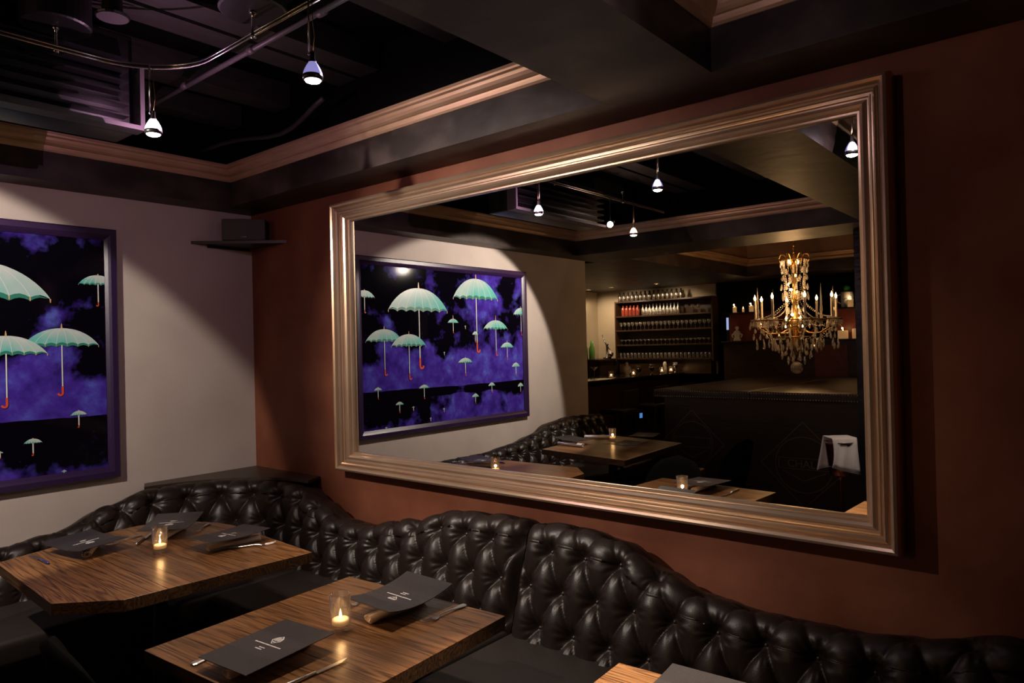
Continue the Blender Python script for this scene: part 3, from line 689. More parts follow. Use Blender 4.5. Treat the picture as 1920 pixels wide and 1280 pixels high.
# ------------------------------------------------------------------ place settings
def menu(label, loc, rotz, tilt=(0, 0), bend=0.0, w_=0.215, h_=0.28, printed=True):
    """text lines run along local x; the logo sits toward local -y"""
    t = thing('menu_card', label, 'menu', loc, 0, 'menus on the tables', rot=(tilt[0], tilt[1], rotz))
    def zb(y): return bend*((y/h_*2)**2)*0.02
    V = []; F = []; n = 12
    for k in range(n+1):
        y = -h_/2 + h_*k/n
        for x in (-w_/2, w_/2): V += [(x, y, zb(y)), (x, y, zb(y)+0.0018)]
    for k in range(n):
        a = k*4; F += [(a+1, a+3, a+7, a+5), (a, a+4, a+6, a+2), (a, a+1, a+5, a+4), (a+2, a+6, a+7, a+3)]
    F += [(0, 2, 3, 1), (n*4, n*4+1, n*4+3, n*4+2)]
    MB().add(V, F).build('card', 'menu_card', t)
    if not printed: return t
    z = lambda y: zb(y) + 0.0022
    def quad(b, x0, x1, y0, y1): b.add([(x0, y0, z(y0)), (x1, y0, z(y0)), (x1, y1, z(y1)), (x0, y1, z(y1))], [(0, 1, 2, 3)])
    b = MB(); rnd = random.Random(4); x = -0.055                 # the tagline: a row of tiny letters
    while x < 0.055:
        l = rnd.uniform(0.002, 0.0035); quad(b, x, x+l, -0.0022, 0.0022); x += l + 0.0008
    for row, (xa, xb) in enumerate(((-0.012, 0.012), (-0.010, 0.016))):
        x = xa
        while x < xb: l = rnd.uniform(0.0018, 0.003); quad(b, x, x+l, 0.017+0.009*row, 0.021+0.009*row); x += l+0.0008
    b.build('printed_lines', 'menu_print', t)
    g = MB(); c0 = -0.030                                        # the logo: a lattice lozenge on a dark eye
    def bar(x0, y0, x1, y1, wd=0.0022):
        d = Vector((x1-x0, y1-y0)).normalized(); nx, ny = -d.y*wd/2, d.x*wd/2
        g.add([(x0+nx, c0+y0+ny, z(c0)), (x1+nx, c0+y1+ny, z(c0)), (x1-nx, c0+y1-ny, z(c0)), (x0-nx, c0+y0-ny, z(c0))], [(0, 1, 2, 3)])
    bar(-0.017, 0.002, 0, 0.020); bar(0.017, 0.002, 0, 0.020); bar(-0.017, 0.002, -0.013, -0.010); bar(0.017, 0.002, 0.013, -0.010); bar(-0.013, -0.010, 0, -0.024); bar(0.013, -0.010, 0, -0.024)
    for k in range(4): bar(-0.013, 0.002-0.005*k, 0.013, 0.002-0.005*k, 0.0020)
    for k in range(5): bar(-0.012+0.006*k, 0.004, -0.010+0.005*k, -0.016, 0.0022)
    bar(-0.006, 0.010, 0.006, 0.010, 0.003)
    g.build('printed_logo', 'menu_print', t)
    return t
def napkin(label, loc, rotz, L_=0.24, r=0.020, m='napkin_linen'):
    t = thing('napkin_roll', label, 'napkin', loc, rotz, 'rolled napkins')
    V = []; F = []; turns = 2.1; n = 46
    for e, x in enumerate((-L_/2, L_/2)):
        for k in range(n+1):
            a = turns*2*PI*k/n; rad = r*(0.35 + 0.65*k/n); V.append((x + 0.004*math.sin(a*1.3), rad*math.cos(a), r + rad*math.sin(a)*0.8 - r*0.2))
    for k in range(n): F.append((k, k+1, n+1+k+1, n+1+k))
    o = MB().add(V, F).build('cloth', m, t, True)
    md = o.modifiers.new('thick', 'SOLIDIFY'); md.thickness = 0.0022
    return t
def fork(label, loc, rotz):
    t = thing('fork', label, 'fork', loc, rotz, 'forks')
    b = MB(); st = [(-0.095, 0.010, 0.004), (-0.085, 0.0125, 0.0045), (-0.065, 0.010, 0.005), (-0.03, 0.0045, 0.006), (0.01, 0.0035, 0.008), (0.03, 0.004, 0.006), (0.042, 0.011, 0.004), (0.055, 0.0125, 0.0035)]
    V = []; F = []
    for x, hw, z in st: V += [(x, -hw, z), (x, hw, z), (x, hw*0.6, z+0.0022), (x, -hw*0.6, z+0.0022)]
    for k in range(len(st)-1):
        a = k*4
        for j in range(4): F.append((a+j, a+(j+1) % 4, a+4+(j+1) % 4, a+4+j))
    F += [(0, 3, 2, 1), tuple(len(st)*4-4+i for i in range(4))]
    b.add(V, F); b.build('handle', 'cutlery', t)
    for k in range(4):
        y = -0.0103 + 0.00687*k
        MB().tube([(0.053, y, 0.0045), (0.07, y, 0.0055), (0.088, y, 0.008), (0.10, y*0.96, 0.0125)], [0.0016, 0.0015, 0.0014, 0.0007], 6).build('tine', 'cutlery', t)
    return t
def knife(label, loc, rotz, m='cutlery'):
    t = thing('knife', label, 'knife', loc, rotz, 'knives')
    MB().tube([(-0.105, 0, 0.006), (-0.09, 0, 0.0065), (-0.05, 0, 0.006), (0.0, 0, 0.005)], [0.004, 0.0065, 0.0055, 0.0045], 10).build('handle', m, t, True)
    V = [(0, -0.007, 0.003), (0.08, -0.008, 0.003), (0.105, 0.002, 0.003), (0.108, 0.006, 0.003), (0, 0.006, 0.003)]
    n = 5; MB().add(V + [(x, y, z+0.0016) for x, y, z in V], [tuple(range(n))[::-1], tuple(range(n, 2*n))] + [(i, (i+1) % n, n+(i+1) % n, n+i) for i in range(n)]).build('blade', 'cutlery', t)
    return t
def votive(label, loc, h=0.112, r=0.032, power=P_VOTIVE, grp='votive candles on the tables'):
    t = thing('votive_candle', label, 'candle', loc, 0, grp)
    k = h/0.112
    MB().lathe([(r*0.86, 0.0), (r*0.88, 0.004), (r*0.90, 0.02*k), (r, h), (r-0.0022, h), (r*0.90-0.003, 0.022*k), (0.0005, 0.019*k)], 28).build('tumbler', 'clear_glass', t, True)
    c = MB().lathe([(r*0.80, 0.0225*k), (r*0.80, 0.036*k), (r*0.74, 0.038*k), (0.001, 0.036*k)], 22).build('tealight', 'wax', t, True)
    MB().lathe([(0.0006, 0.0), (0.0038, 0.006), (0.0042, 0.010), (0.0026, 0.018), (0.0003, 0.027)], 12).build('flame', 'flame', c, True, loc=(0, 0, 0.040*k))
    if power: light('glow', 'POINT', t, (0, 0, 0.056*k), power, (1.0, 0.55, 0.22), size=0.008)
    return t
ZT = 0.7505
votive('votive candle in a glass on the corner table among three menus', (-1.107, -1.122, ZT))
votive('votive candle in a tall glass on the table nearest the camera', (-1.154, -2.441, ZT))
votive('votive candle on the table by the end of the pale wall, in the mirror', (-2.844, -0.951, ZT))
# nearest table
napkin('pinkish rolled napkin under the front menu of the nearest table', (-1.40, -2.46, ZT), R(4), 0.26)
menu('dark printed menu on the front half of the nearest table', (-1.40, -2.447, 0.792), R(94), (R(-2), R(1)))
napkin('pinkish rolled napkin under the back menu of the nearest table', (-0.955, -2.47, ZT), R(0), 0.23)
menu('dark curling menu on the back half of the nearest table, beside the fork', (-0.935, -2.455, 0.794), R(-88), (R(1.5), R(1)), 1.0)
fork('silver fork lying by the back edge of the nearest table', (-0.875, -2.605, ZT), R(182))
knife('dark bladed knife in front of the front menu of the nearest table', (-1.37, -2.625, ZT), R(2))
fork('silver fork half hidden behind the back menu of the nearest table', (-0.95, -2.30, ZT), R(182))
fork('silver fork peeking out behind the front menu of the nearest table', (-1.45, -2.30, ZT), R(4))
# corner table
napkin('rolled napkin under the left menu of the corner table', (-1.27, -0.84, ZT), R(60), 0.22)
menu('dark printed menu on the left end of the corner table', (-1.29, -0.825, 0.792), R(11), (R(1), R(-2)), 0.5)
napkin('pale rolled napkin under the rear menu of the corner table', (-0.93, -0.86, ZT), R(40), 0.20)
menu('dark menu at the rear of the corner table behind the votive glass', (-0.925, -0.83, 0.800), R(-42), (R(3), R(0)), 0.4)
napkin('pale rolled napkin under the right menu of the corner table', (-0.86, -1.285, ZT), R(-6), 0.23)
menu('dark menu on the right end of the corner table near the banquette', (-0.865, -1.245, 0.794), R(-88), (R(0), R(-3)), 0.4)
knife('blue handled knife beside the left menu of the corner table', (-1.46, -0.80, ZT), R(92), 'knife_blue')
fork('fork beside the left menu of the corner table', (-1.12, -0.785, ZT), R(200))
knife('knife beside the rear menu of the corner table', (-1.05, -0.83, ZT), R(50))
fork('fork beside the rear menu of the corner table', (-0.80, -0.875, ZT), R(225))
fork('fork in front of the right menu of the corner table', (-0.82, -1.36, ZT), R(-30))
# table at the bottom edge
menu('patterned grey menu on the table at the bottom edge', (-0.985, -3.50, 0.790), R(-87), (0, 0), 0.3)
napkin('rolled napkin under the menu of the bottom edge table', (-1.0, -3.5, ZT), R(3), 0.22)
# table seen in the mirror
menu('dark menu on the near side of the mirrored table by the pale wall', (-2.50, -1.27, 0.790), R(100), (0, 0), 0.5)
menu('dark menu on the far side of the mirrored table by the pale wall', (-3.02, -1.15, 0.790), R(80), (0, 0), 0.5)
napkin('white folded napkin on the mirrored table beside the banquette', (-2.42, -0.80, ZT), R(95), 0.26, 0.022, 'napkin_white')
napkin('white napkin at the far end of the mirrored table', (-2.95, -0.72, ZT), R(60), 0.22, 0.02, 'napkin_white')
menu('dark menu lying on the white napkin of the mirrored table', (-2.52, -0.76, 0.796), R(8), (R(3), 0), 0.2, printed=False)

# ------------------------------------------------------------------ chairs
def chair(label, loc, rotz):
    t = thing('dining_chair', label, 'chair', loc, rotz, 'black padded chairs')      # front faces local +x
    rbox('seat', -0.21, 0.23, -0.22, 0.22, 0.40, 0.475, 'chair_cloth', t, 0.03)
    V = []; F = []; n = 20; m = 14                                                    # round-topped padded back
    for side in (0, 1):
        for k in range(m+1):
            z = 0.44 + 0.42*k/m; hw = 0.20*math.sqrt(max(0.0, 1-max(0, (k/m-0.45)/0.55)**2.4)) + 0.004
            for i in range(n+1):
                y = -hw + 2*hw*i/n; u = y/0.21; x = -0.20 - 0.10*(k/m) + 0.07*u*u + (0.022 if side == 0 else -0.022)*math.sqrt(max(0.02, 1-(abs(y)/hw)**4))*(1 if k < m else 0.1)
                V.append((x, y, z))
    q = (m+1)*(n+1)
    for s_ in (0, 1):
        for k in range(m):
            for i in range(n):
                a = s_*q + k*(n+1)+i; f = (a, a+1, a+n+2, a+n+1); F.append(f if s_ == 0 else f[::-1])
    for k in range(m):
        for i in (0, n): a = k*(n+1)+i; F.append((a, a+n+1, q+a+n+1, q+a))
    for i in range(n): F.append((m*(n+1)+i, m*(n+1)+i+1, q+m*(n+1)+i+1, q+m*(n+1)+i)); F.append((i, i+1, q+i+1, q+i))
    MB().add(V, F).build('backrest', 'chair_cloth', t, True)
    for x, y in ((0.19, 0.18), (0.19, -0.18), (-0.18, 0.18), (-0.18, -0.18)):
        MB().tube([(x*1.06, y*1.05, 0), (x, y, 0.41)], [0.014, 0.02], 10).build('leg', 'dark_wood', t, True)
    return t
chair('black round backed chair at the nearest table, dim at the bottom left', (-1.52, -2.12, 0), R(-6))
chair('black chair facing the mirrored table near the leather counter', (-2.85, -1.86, 0), R(97))
chair('black chair at the bottom edge table, lost in shadow', (-1.95, -3.75, 0), R(8))
rs = thing('low_stool', 'low stool with red seat under the mirrored table', 'stool', (-3.22, -1.42, 0))
rbox('seat', -0.14, 0.14, -0.14, 0.14, 0.42, 0.50, 'red_seat', rs, 0.02)
for x in (-0.11, 0.11):
    for y in (-0.11, 0.11): MB().tube([(x*1.1, y*1.1, 0), (x, y, 0.43)], 0.014, 8).build('leg', 'dark_wood', rs)

# ------------------------------------------------------------------ copper wine bucket on a stand
wb = thing('wine_bucket', 'copper wine bucket on a tall thin stand with steel rim', 'bucket', (-2.55, -2.88, 0))
MB().lathe([(0.13, 0), (0.13, 0.008), (0.03, 0.02), (0.012, 0.04), (0.010, 0.66), (0.02, 0.69), (0.05, 0.70)], 24).build('stand', 'copper', wb, True)
MB().lathe([(0.05, 0.69), (0.066, 0.70), (0.074, 0.76), (0.088, 0.90), (0.094, 0.915), (0.090, 0.915), (0.084, 0.90), (0.06, 0.72), (0.001, 0.72)], 30).build('pail', 'copper', wb, True)
MB().tube([(0.094*math.cos(2*PI*k/30), 0.094*math.sin(2*PI*k/30), 0.915) for k in range(30)], 0.004, 8, True).build('rim', 'silver', wb, True)
MB().tube([(0.077*math.cos(2*PI*k/30), 0.077*math.sin(2*PI*k/30), 0.755) for k in range(30)], 0.0035, 8, True).build('band', 'silver', wb, True)
nk = thing('draped_napkin', 'white napkin folded over the copper wine bucket', 'napkin', (-2.55, -2.88, 0.936), R(50))
V = []; F = []; nu, nv = 26, 10
for i in range(nu+1):
    u = -1 + 2*i/nu; a = u*1.25
    for j in range(nv+1):
        v = -1 + 2*j/nv
        yy = 0.112*math.sin(max(-1.3, min(1.3, a*1.15))) ; 
        zz = 0.012 - max(0, abs(u)-0.50)*0.42*(1 + 0.12*v*(1 if u > 0 else -1))
        xx = 0.080*v*(1+0.10*abs(u)) + 0.03*max(0, abs(u)-0.5) + 0.012*math.sin(5*u+2*v)*abs(u)
        V.append((xx, yy + 0.006*math.sin(7*v+3*u)*abs(u), zz))
for i in range(nu):
    for j in range(nv): a = i*(nv+1)+j; F.append((a, a+1, a+nv+2, a+nv+1))
o = MB().add(V, F).build('cloth', 'napkin_white', nk, True); md = o.modifiers.new('thick', 'SOLIDIFY'); md.thickness = 0.004

# ================================================================== THE FAR SIDE OF THE ROOM (seen in the mirror)
pc = thing('black_column', 'square black column standing beside the leather topped counter', 'column', (-3.95, -2.86, 0))
rbox('shaft', -0.17, 0.17, -0.17, 0.17, 0.0, 2.478, 'column_black', pc, 0.006, 2)
rbox('base', -0.19, 0.19, -0.19, 0.19, 0.001, 0.14, 'black_gloss', pc, 0.008, 2)
# ---- counter
ct = thing('leather_counter', 'broad dark counter with studded leather top under the chandelier', 'counter', (-5.75, -1.9, 0))
MB().box(-1.36, 1.36, -1.26, 1.26, 0, 1.02).build('body', 'dark_wood', ct)
for y0, y1 in ((-1.35, 0.30), (0.304, 1.35)):
    s_ = rbox('top_slab', -1.45, 1.45, y0, y1, 1.02, 1.10, 'leather_top', ct, 0.012, 2)
    b = MB(); y = y0+0.012
    while y < y1-0.01:
        for z in (1.033, 1.087): b.sphere((1.452, y, z), 0.0075, 6, 4)
        y += 0.025
    o = b.build('nailheads', 'brass_nail', s_, True); o['kind'] = 'stuff'
def emblem(yc, zc, k):
    def ln(pts, wd, closed=True):
        V = []; F = []; P = [Vector(p) for p in pts]; n = len(P)
        b = MB()
        for i in range(n if closed else n-1):
            a, c = P[i], P[(i+1) % n]; d = (c-a).normalized(); nn = Vector((-d.y, d.x))*wd/2
            q = [a+nn, c+nn, c-nn, a-nn]; b.add([(1.3635, x[0], x[1]) for x in q], [(0, 1, 2, 3)])
        return b
    D = k*0.40; parts = [ln([(yc-D, zc), (yc, zc+D), (yc+D, zc), (yc, zc-D)], 0.008), ln([(yc+0.26*k*math.cos(2*PI*i/40), zc+0.26*k*math.sin(2*PI*i/40)) for i in range(40)], 0.008),
        ln([(yc-0.23*k, zc-0.04), (yc+0.23*k, zc-0.04), (yc+0.23*k, zc+0.06), (yc-0.23*k, zc+0.06)], 0.006), ln([(yc-0.2*k, zc-0.06), (yc, zc-0.15), (yc+0.2*k, zc-0.06)], 0.007, False)]
    b = MB()
    for p_ in parts: b.add(p_.v, p_.f)
    b.build('emblem_lines', 'emblem_paint', ct)
emblem(-0.16, 0.42, 1.0); emblem(0.95, 0.55, 0.85)
cu = bpy.data.curves.new('emblem_letters', 'FONT'); cu.body = 'CHAL'; cu.size = 0.10; cu.extrude = 0.001; cu.align_x = 'CENTER'
tmp = bpy.data.objects.new('emblem_letters', cu); COL.objects.link(tmp)
me = bpy.data.meshes.new_from_object(tmp.evaluated_get(bpy.context.evaluated_depsgraph_get())); bpy.data.objects.remove(tmp)
for v in me.vertices: v.co = Vector((1.365 + v.co.z, -0.14 - v.co.x, 0.395 + v.co.y))
me.materials.clear(); link('emblem_letters', me, 'emblem_paint', ct)

# ---- chandelier
CH = (-5.5, -1.66)
ch = thing('chandelier', 'large crystal chandelier with candle bulbs hanging over the leather counter', 'chandelier', (*CH, 1.22))
zc = lambda z: z-1.22
for k in range(11):
    z = 2.52 + 0.036*k; pts = []
    for i in range(12):
        a = 2*PI*i/12; x, zz = 0.011*math.cos(a), 0.024*math.sin(a); pts.append((x, 0, zc(z)+zz) if k % 2 else (0, x, zc(z)+zz))
    MB().tube(pts, 0.004, 6, True).build('chain_link', 'gilt', ch, True)
MB().lathe([(0.004, zc(1.42)), (0.02, zc(1.46)), (0.05, zc(1.56)), (0.03, zc(1.64)), (0.06, zc(1.72)), (0.075, zc(1.78)), (0.04, zc(1.84)), (0.025, zc(1.95)), (0.05, zc(2.05)), (0.03, zc(2.15)), (0.02, zc(2.30)), (0.045, zc(2.38)), (0.02, zc(2.46)), (0.01, zc(2.52))], 20).build('stem', 'gilt', ch, True)
MB().sphere((0, 0, zc(1.285)), 0.066, 20, 14).build('glass_ball', 'crystal', ch, True)
for zr, rr_ in ((1.80, 0.46), (1.62, 0.20), (2.46, 0.13)):
    MB().tube([(rr_*math.cos(2*PI*k/40), rr_*math.sin(2*PI*k/40), zc(zr)) for k in range(40)], 0.006, 6, True).build('ring', 'gilt', ch, True)
def crystal_mesh(l, r):
    prof = [(0.0006, 0), (r*0.45, -l*0.12), (r, -l*0.62), (r*0.7, -l*0.85), (0.0006, -l)]
    return MB().lathe(prof, 6, cap=False).mesh('crystal')
CM = [crystal_mesh(0.075, 0.014), crystal_mesh(0.055, 0.017), crystal_mesh(0.10, 0.013)]
for me in CM: me.materials.append(MATS['crystal'])
bead = MB()
def strand(p, q_, sag, n):
    P, Q = Vector(p), Vector(q_)
    for k in range(n+1):
        t_ = k/n; x = P.lerp(Q, t_); x.z -= sag*4*t_*(1-t_); bead.sphere(x, 0.0075, 6, 4)
rc = random.Random(11)
def hang(x, y, z, kind):
    link('crystal', CM[kind], None, ch, loc=(x, y, zc(z)), rot=(rc.uniform(-.15, .15), rc.uniform(-.15, .15), rc.uniform(0, 3)))
NA = 8
for k in range(NA):
    a = 2*PI*k/NA + 0.25; c, s = math.cos(a), math.sin(a); P = lambda r_, z: (r_*c, r_*s, zc(z))
    arm = MB().tube([P(0.04, 1.72), P(0.16, 1.66), P(0.28, 1.66), P(0.38, 1.72), P(0.42, 1.79)], 0.007, 8).build('arm', 'gilt', ch, True)
    MB().lathe([(0.010, -0.02), (0.02, 0.0), (0.05, 0.01), (0.055, 0.018), (0.02, 0.014), (0.016, 0.03)], 16, P(0.42, 1.80)).build('drip_pan', 'crystal', arm, True)
    cn = MB().lathe([(0.013, 0.0), (0.013, 0.20), (0.009, 0.205)], 12, P(0.42, 1.825)).build('candle', 'wax_plain', ch, True)
    MB().lathe([(0.006, 0.0), (0.013, 0.012), (0.012, 0.024), (0.006, 0.042), (0.0008, 0.060)], 12, P(0.42, 2.03)).build('bulb', 'bulb_warm', cn, True)
    light('bulb_light', 'POINT', ch, P(0.42, 2.055), P_CHAND, (1.0, 0.56, 0.24), size=0.012)
    for j in range(7):                                     # drops round each pan and down the skirt
        b_ = 2*PI*j/7; hang(0.42*c + 0.05*math.cos(b_), 0.42*s + 0.05*math.sin(b_), 1.80, (0, 2, 1)[j % 3])
    for j in range(4): hang(0.42*c + 0.02*math.cos(j*1.6), 0.42*s + 0.02*math.sin(j*1.6), 1.72 - 0.055*j, (1, 0, 2, 0)[j])
    a2 = a + PI/NA
    for j in range(4): hang((0.34-0.03*j)*math.cos(a2), (0.34-0.03*j)*math.sin(a2), 1.72-0.06*j, (0, 1, 2, 0)[j])
    strand(P(0.12, 2.46), P(0.10, 2.0), -0.02, 22); strand(P(0.10, 2.0), P(0.42, 1.83), 0.05, 18); strand(P(0.42, 1.78), P(0.20, 1.60), 0.06, 12)
    strand(P(0.42, 1.80), (0.42*math.cos(a2+PI/NA), 0.42*math.sin(a2+PI/NA), zc(1.80)), 0.07, 14)
    for j in range(5): hang(0.13*math.cos(a+0.3*j), 0.13*math.sin(a+0.3*j), 2.47-0.09*j, (2, 0, 1, 0, 2)[j])
for ring_r, z, n in ((0.25, 1.60, 18), (0.20, 1.54, 16), (0.15, 1.47, 12), (0.09, 1.41, 8), (0.10, 1.95, 9), (0.11, 2.12, 9), (0.10, 2.27, 8)):
    for j in range(n): hang(ring_r*math.cos(2*PI*j/n), ring_r*math.sin(2*PI*j/n), z, j % 3)
bo = bead.build('bead_strands', 'crystal', ch, True); bo['kind'] = 'stuff'
for k in range(6):                                          # curled plumes at the crown
    a = 2*PI*k/6 + 0.2; c, s = math.cos(a), math.sin(a)
    MB().tube([(r_*c, r_*s, zc(z)) for r_, z in ((0.03, 2.36), (0.06, 2.46), (0.10, 2.52), (0.14, 2.52), (0.16, 2.47), (0.14, 2.43))], 0.007, 8).build('plume', 'gilt', ch, True)
for a in (0.95, 2.2, 4.1, 5.3):
    MB().lathe([(0.014, 0.0), (0.018, 0.02), (0.010, 0.05), (0.017, 0.09), (0.011, 0.13), (0.012, 0.16), (0.0008, 0.36)], 8, (0.40*math.cos(a), 0.40*math.sin(a), zc(1.81))).build('spire', 'crystal', ch)
for k, (z, r_) in enumerate(((2.41, 0.045), (2.41, -0.045), (1.80, 0.10), (1.80, -0.06), (1.77, 0.02), (1.93, -0.05), (2.00, 0.06), (2.09, -0.04), (2.18, 0.05), (2.27, -0.03), (1.72, 0.09), (1.72, -0.09))):
    MB().lathe([(a_*(0.6 if k > 4 else 1), b_*(0.6 if k > 4 else 1)) for a_, b_ in ((0.004, 0.0), (0.012, 0.012), (0.011, 0.024), (0.005, 0.038), (0.0008, 0.05))], 10, (0.055 if k > 4 else 0.02*(k % 2), r_, zc(z))).build('bulb', 'bulb_warm', ch, True)
light('bulb_light', 'POINT', ch, (0.10, 0, zc(1.86)), P_CHAND*1.2, (1.0, 0.56, 0.24), size=0.012)
light('bulb_light', 'POINT', ch, (0.12, 0.0, zc(2.13)), P_CHAND, (1.0, 0.56, 0.24), size=0.012)
light('bulb_light', 'POINT', ch, (0.09, 0.03, zc(2.44)), P_CHAND*1.2, (1.0, 0.56, 0.24), size=0.012)

# ---- bar counter and what stands on it
br = thing('bar_counter', 'long glossy black bar counter lined with candles, in the mirror', 'bar', (-6.1, 1.1, 0))
MB().box(-1.60, 1.6, -0.25, 0.28, 0, 1.08).build('body', 'dark_wood', br)
rbox('counter_top', -1.62, 1.7, -0.34, 0.34, 1.08, 1.125, 'black_gloss', br, 0.01, 2)
ZB = 1.1255
for x, lab in ((-5.72, 'votive candle at the near end of the bar counter'), (-6.33, 'votive candle beside the pale bust on the bar'), (-7.20, 'votive candle in the middle of the bar between silver cups'), (-7.50, 'votive candle at the far end of the bar')):
    votive(lab, (x, 0.84 + 0.02*(-x-5.7), ZB), 0.10, 0.034, 0.35, 'votive candles on the bar')
bu = MB().lathe([(0.03, 0), (0.034, 0.01), (0.022, 0.03), (0.045, 0.06), (0.058, 0.10), (0.05, 0.14), (0.018, 0.155), (0.016, 0.165), (0.022, 0.175), (0.018, 0.195), (0.001, 0.205)], 20)
tag(bu.build('bust', 'ceramic', None, True, loc=(-6.17, 0.86, ZB)), 'small pale headless bust standing on the bar counter', 'bust')
def cup(x, lab):
    t = thing('silver_cup', lab, 'cup', (x, 0.86, ZB), 0, 'silver cups on the bar')
    MB().lathe([(0.03, 0), (0.03, 0.006), (0.008, 0.015), (0.007, 0.05), (0.03, 0.065), (0.042, 0.10), (0.040, 0.125), (0.037, 0.125), (0.038, 0.10), (0.001, 0.075)], 18).build('bowl', 'silver', t, True)
    for k in range(7):
        a = k*0.9; MB().sphere((0.024*math.cos(a), 0.024*math.sin(a), 0.132+0.012*(k % 2)), 0.014, 8, 6).build('ice_ball', 'crystal', t, True)
for x, lab in ((-6.50, 'silver cup with ice on the bar next to the bust'), (-6.88, 'silver cup with ice in the middle of the bar'), (-7.62, 'silver cup with ice at the far end of the bar')): cup(x, lab)
co = thing('cocktail_glass', 'red cocktail glass at the near end of the bar', 'glass', (-5.80, 1.16, ZB))
MB().lathe([(0.03, 0), (0.005, 0.01), (0.005, 0.10), (0.055, 0.15), (0.053, 0.15), (0.004, 0.104)], 18).build('bowl', 'bar_glass', co, True)
MB().lathe([(0.004, 0.106), (0.05, 0.148), (0.001, 0.148)], 18).build('drink', 'red_bottle', co, True)
pl = MB().lathe([(0.03, 0), (0.032, 0.06), (0.024, 0.09), (0.030, 0.12), (0.02, 0.16), (0.001, 0.165)], 14); tag(pl.build('pepper_mill', 'ceramic', None, True, loc=(-7.64, 1.05, ZB)), 'pale pepper mill at the far end of the bar', 'pepper mill')
sc_ = thing('bar_screen', 'tiny blue lit screen glowing low on the bar front', 'screen', (-6.45, 0.83, 0.52))
rbox('housing', -0.05, 0.05, -0.012, 0.012, 0, 0.09, 'plastic_black', sc_, 0.004, 2)
MB().box(-0.04, 0.04, -0.0135, -0.0125, 0.01, 0.08).build('display', 'screen_blue', sc_)
def stool(x, lab):
    t = thing('bar_stool', lab, 'stool', (x, 0.42, 0), 0, 'black bar stools')
    rbox('seat', -0.18, 0.18, -0.17, 0.17, 0.72, 0.78, 'leather', t, 0.02)
    rbox('backrest', -0.18, 0.18, -0.19, -0.16, 0.80, 1.02, 'leather', t, 0.012)
    for a in (-0.15, 0.15):
        for b in (-0.15, 0.15): MB().tube([(a*1.1, b*1.1, 0), (a, b, 0.73)], 0.013, 8).build('leg', 'black_metal', t)
for x, lab in ((-5.2, 'black bar stool nearest the end of the pale wall'), (-6.0, 'black bar stool in the middle of the bar'), (-6.8, 'black bar stool nearest the glass shelves')): stool(x, lab)

# ---- glass shelves
sh = thing('glass_shelf', 'tall wooden shelf unit of bottles and glasses behind the bar', 'shelf', (-7.86, 1.14, 1.30))
SL = [1.345, 1.567, 1.806, 2.038, 2.278]
for y in (-0.845, 0.845): MB().box(-0.13, 0.13, y-0.012, y+0.012, 0, 0.98).build('side_panel', 'shelf_wood', sh)
MB().box(-0.13, -0.118, -0.84, 0.84, 0.02, 0.98).build('back_panel', 'dark_wood', sh)
for z in SL: MB().box(-0.128, 0.13, -0.835, 0.835, z-1.30-0.022, z-1.30).build('shelf_board', 'shelf_wood', sh)
MB().box(-0.10, 0.10, -0.80, 0.80, -0.20, 0.022).build('plinth', 'dark_wood', sh)
def proto(name, prof, m, n=14):
    me = MB().lathe(prof, n).mesh(name, True); me.materials.append(MATS[m]); return me
SHK = proto('shaker', [(0.024, 0), (0.030, 0.005), (0.032, 0.08), (0.026, 0.10), (0.016, 0.115), (0.014, 0.15), (0.001, 0.155)], 'steel_satin')
RB = proto('bottle', [(0.030, 0), (0.031, 0.006), (0.031, 0.12), (0.014, 0.15), (0.013, 0.17), (0.001, 0.172)], 'red_bottle')
DB = proto('bottle', [(0.026, 0), (0.028, 0.006), (0.028, 0.10), (0.012, 0.13), (0.012, 0.175), (0.001, 0.177)], 'steel_satin')
WG = proto('wine_glass', [(0.026, 0), (0.003, 0.006), (0.003, 0.06), (0.025, 0.08), (0.033, 0.105), (0.028, 0.135), (0.026, 0.135), (0.030, 0.105), (0.003, 0.068)], 'bar_glass')
TG = proto('tumbler', [(0.024, 0), (0.028, 0.004), (0.032, 0.10), (0.030, 0.10), (0.026, 0.008), (0.001, 0.008)], 'bar_glass')
CG = proto('coupe_glass', [(0.024, 0), (0.003, 0.006), (0.003, 0.065), (0.03, 0.08), (0.042, 0.105), (0.040, 0.105), (0.003, 0.073)], 'bar_glass')
ORD = ['leftmost', 'second', 'third', 'fourth', 'fifth', 'sixth', 'seventh', 'eighth', 'ninth', 'tenth', 'eleventh', 'twelfth', 'thirteenth', 'fourteenth', 'fifteenth', 'sixteenth',
       'seventeenth', 'eighteenth', 'nineteenth', 'twentieth', 'twenty-first', 'twenty-second', 'twenty-third', 'twenty-fourth']
def nth(k, n, what): return ('leftmost ' + what) if k == 0 else ('rightmost ' + what) if k == n-1 else ORD[k] + ' ' + what + ', counted from the left'
def put(name, me, y, z, label, cat, group, dx=0.06, sc_=1.0):
    o = link(name, me, None, None, loc=(-7.86+dx, y, z+0.0005)); o.scale = (sc_,)*3; tag(o, label, cat, group)
for k in range(15): put('shaker', SHK, 1.93-0.079*k, SL[4], nth(k, 15, 'bright steel shaker on top of the bar shelf'), 'shaker', 'steel shakers on the top shelf')
for k in range(5): put('bottle', RB, 1.87-0.068*k, SL[3], nth(k, 5, 'red bottle on the second bar shelf'), 'bottle', 'red bottles on the second shelf')
for k in range(11): put('bottle', DB, 1.50-0.062*k, SL[3], nth(k, 11, 'silvery bottle on the second bar shelf'), 'bottle', 'silver bottles on the second shelf')
for k in range(3): put('wine_glass', WG, 0.74-0.10*k, SL[3], nth(k, 3, 'wine glass right of the bottles, second bar shelf'), 'glass', 'wine glasses on the second shelf', 0.05)
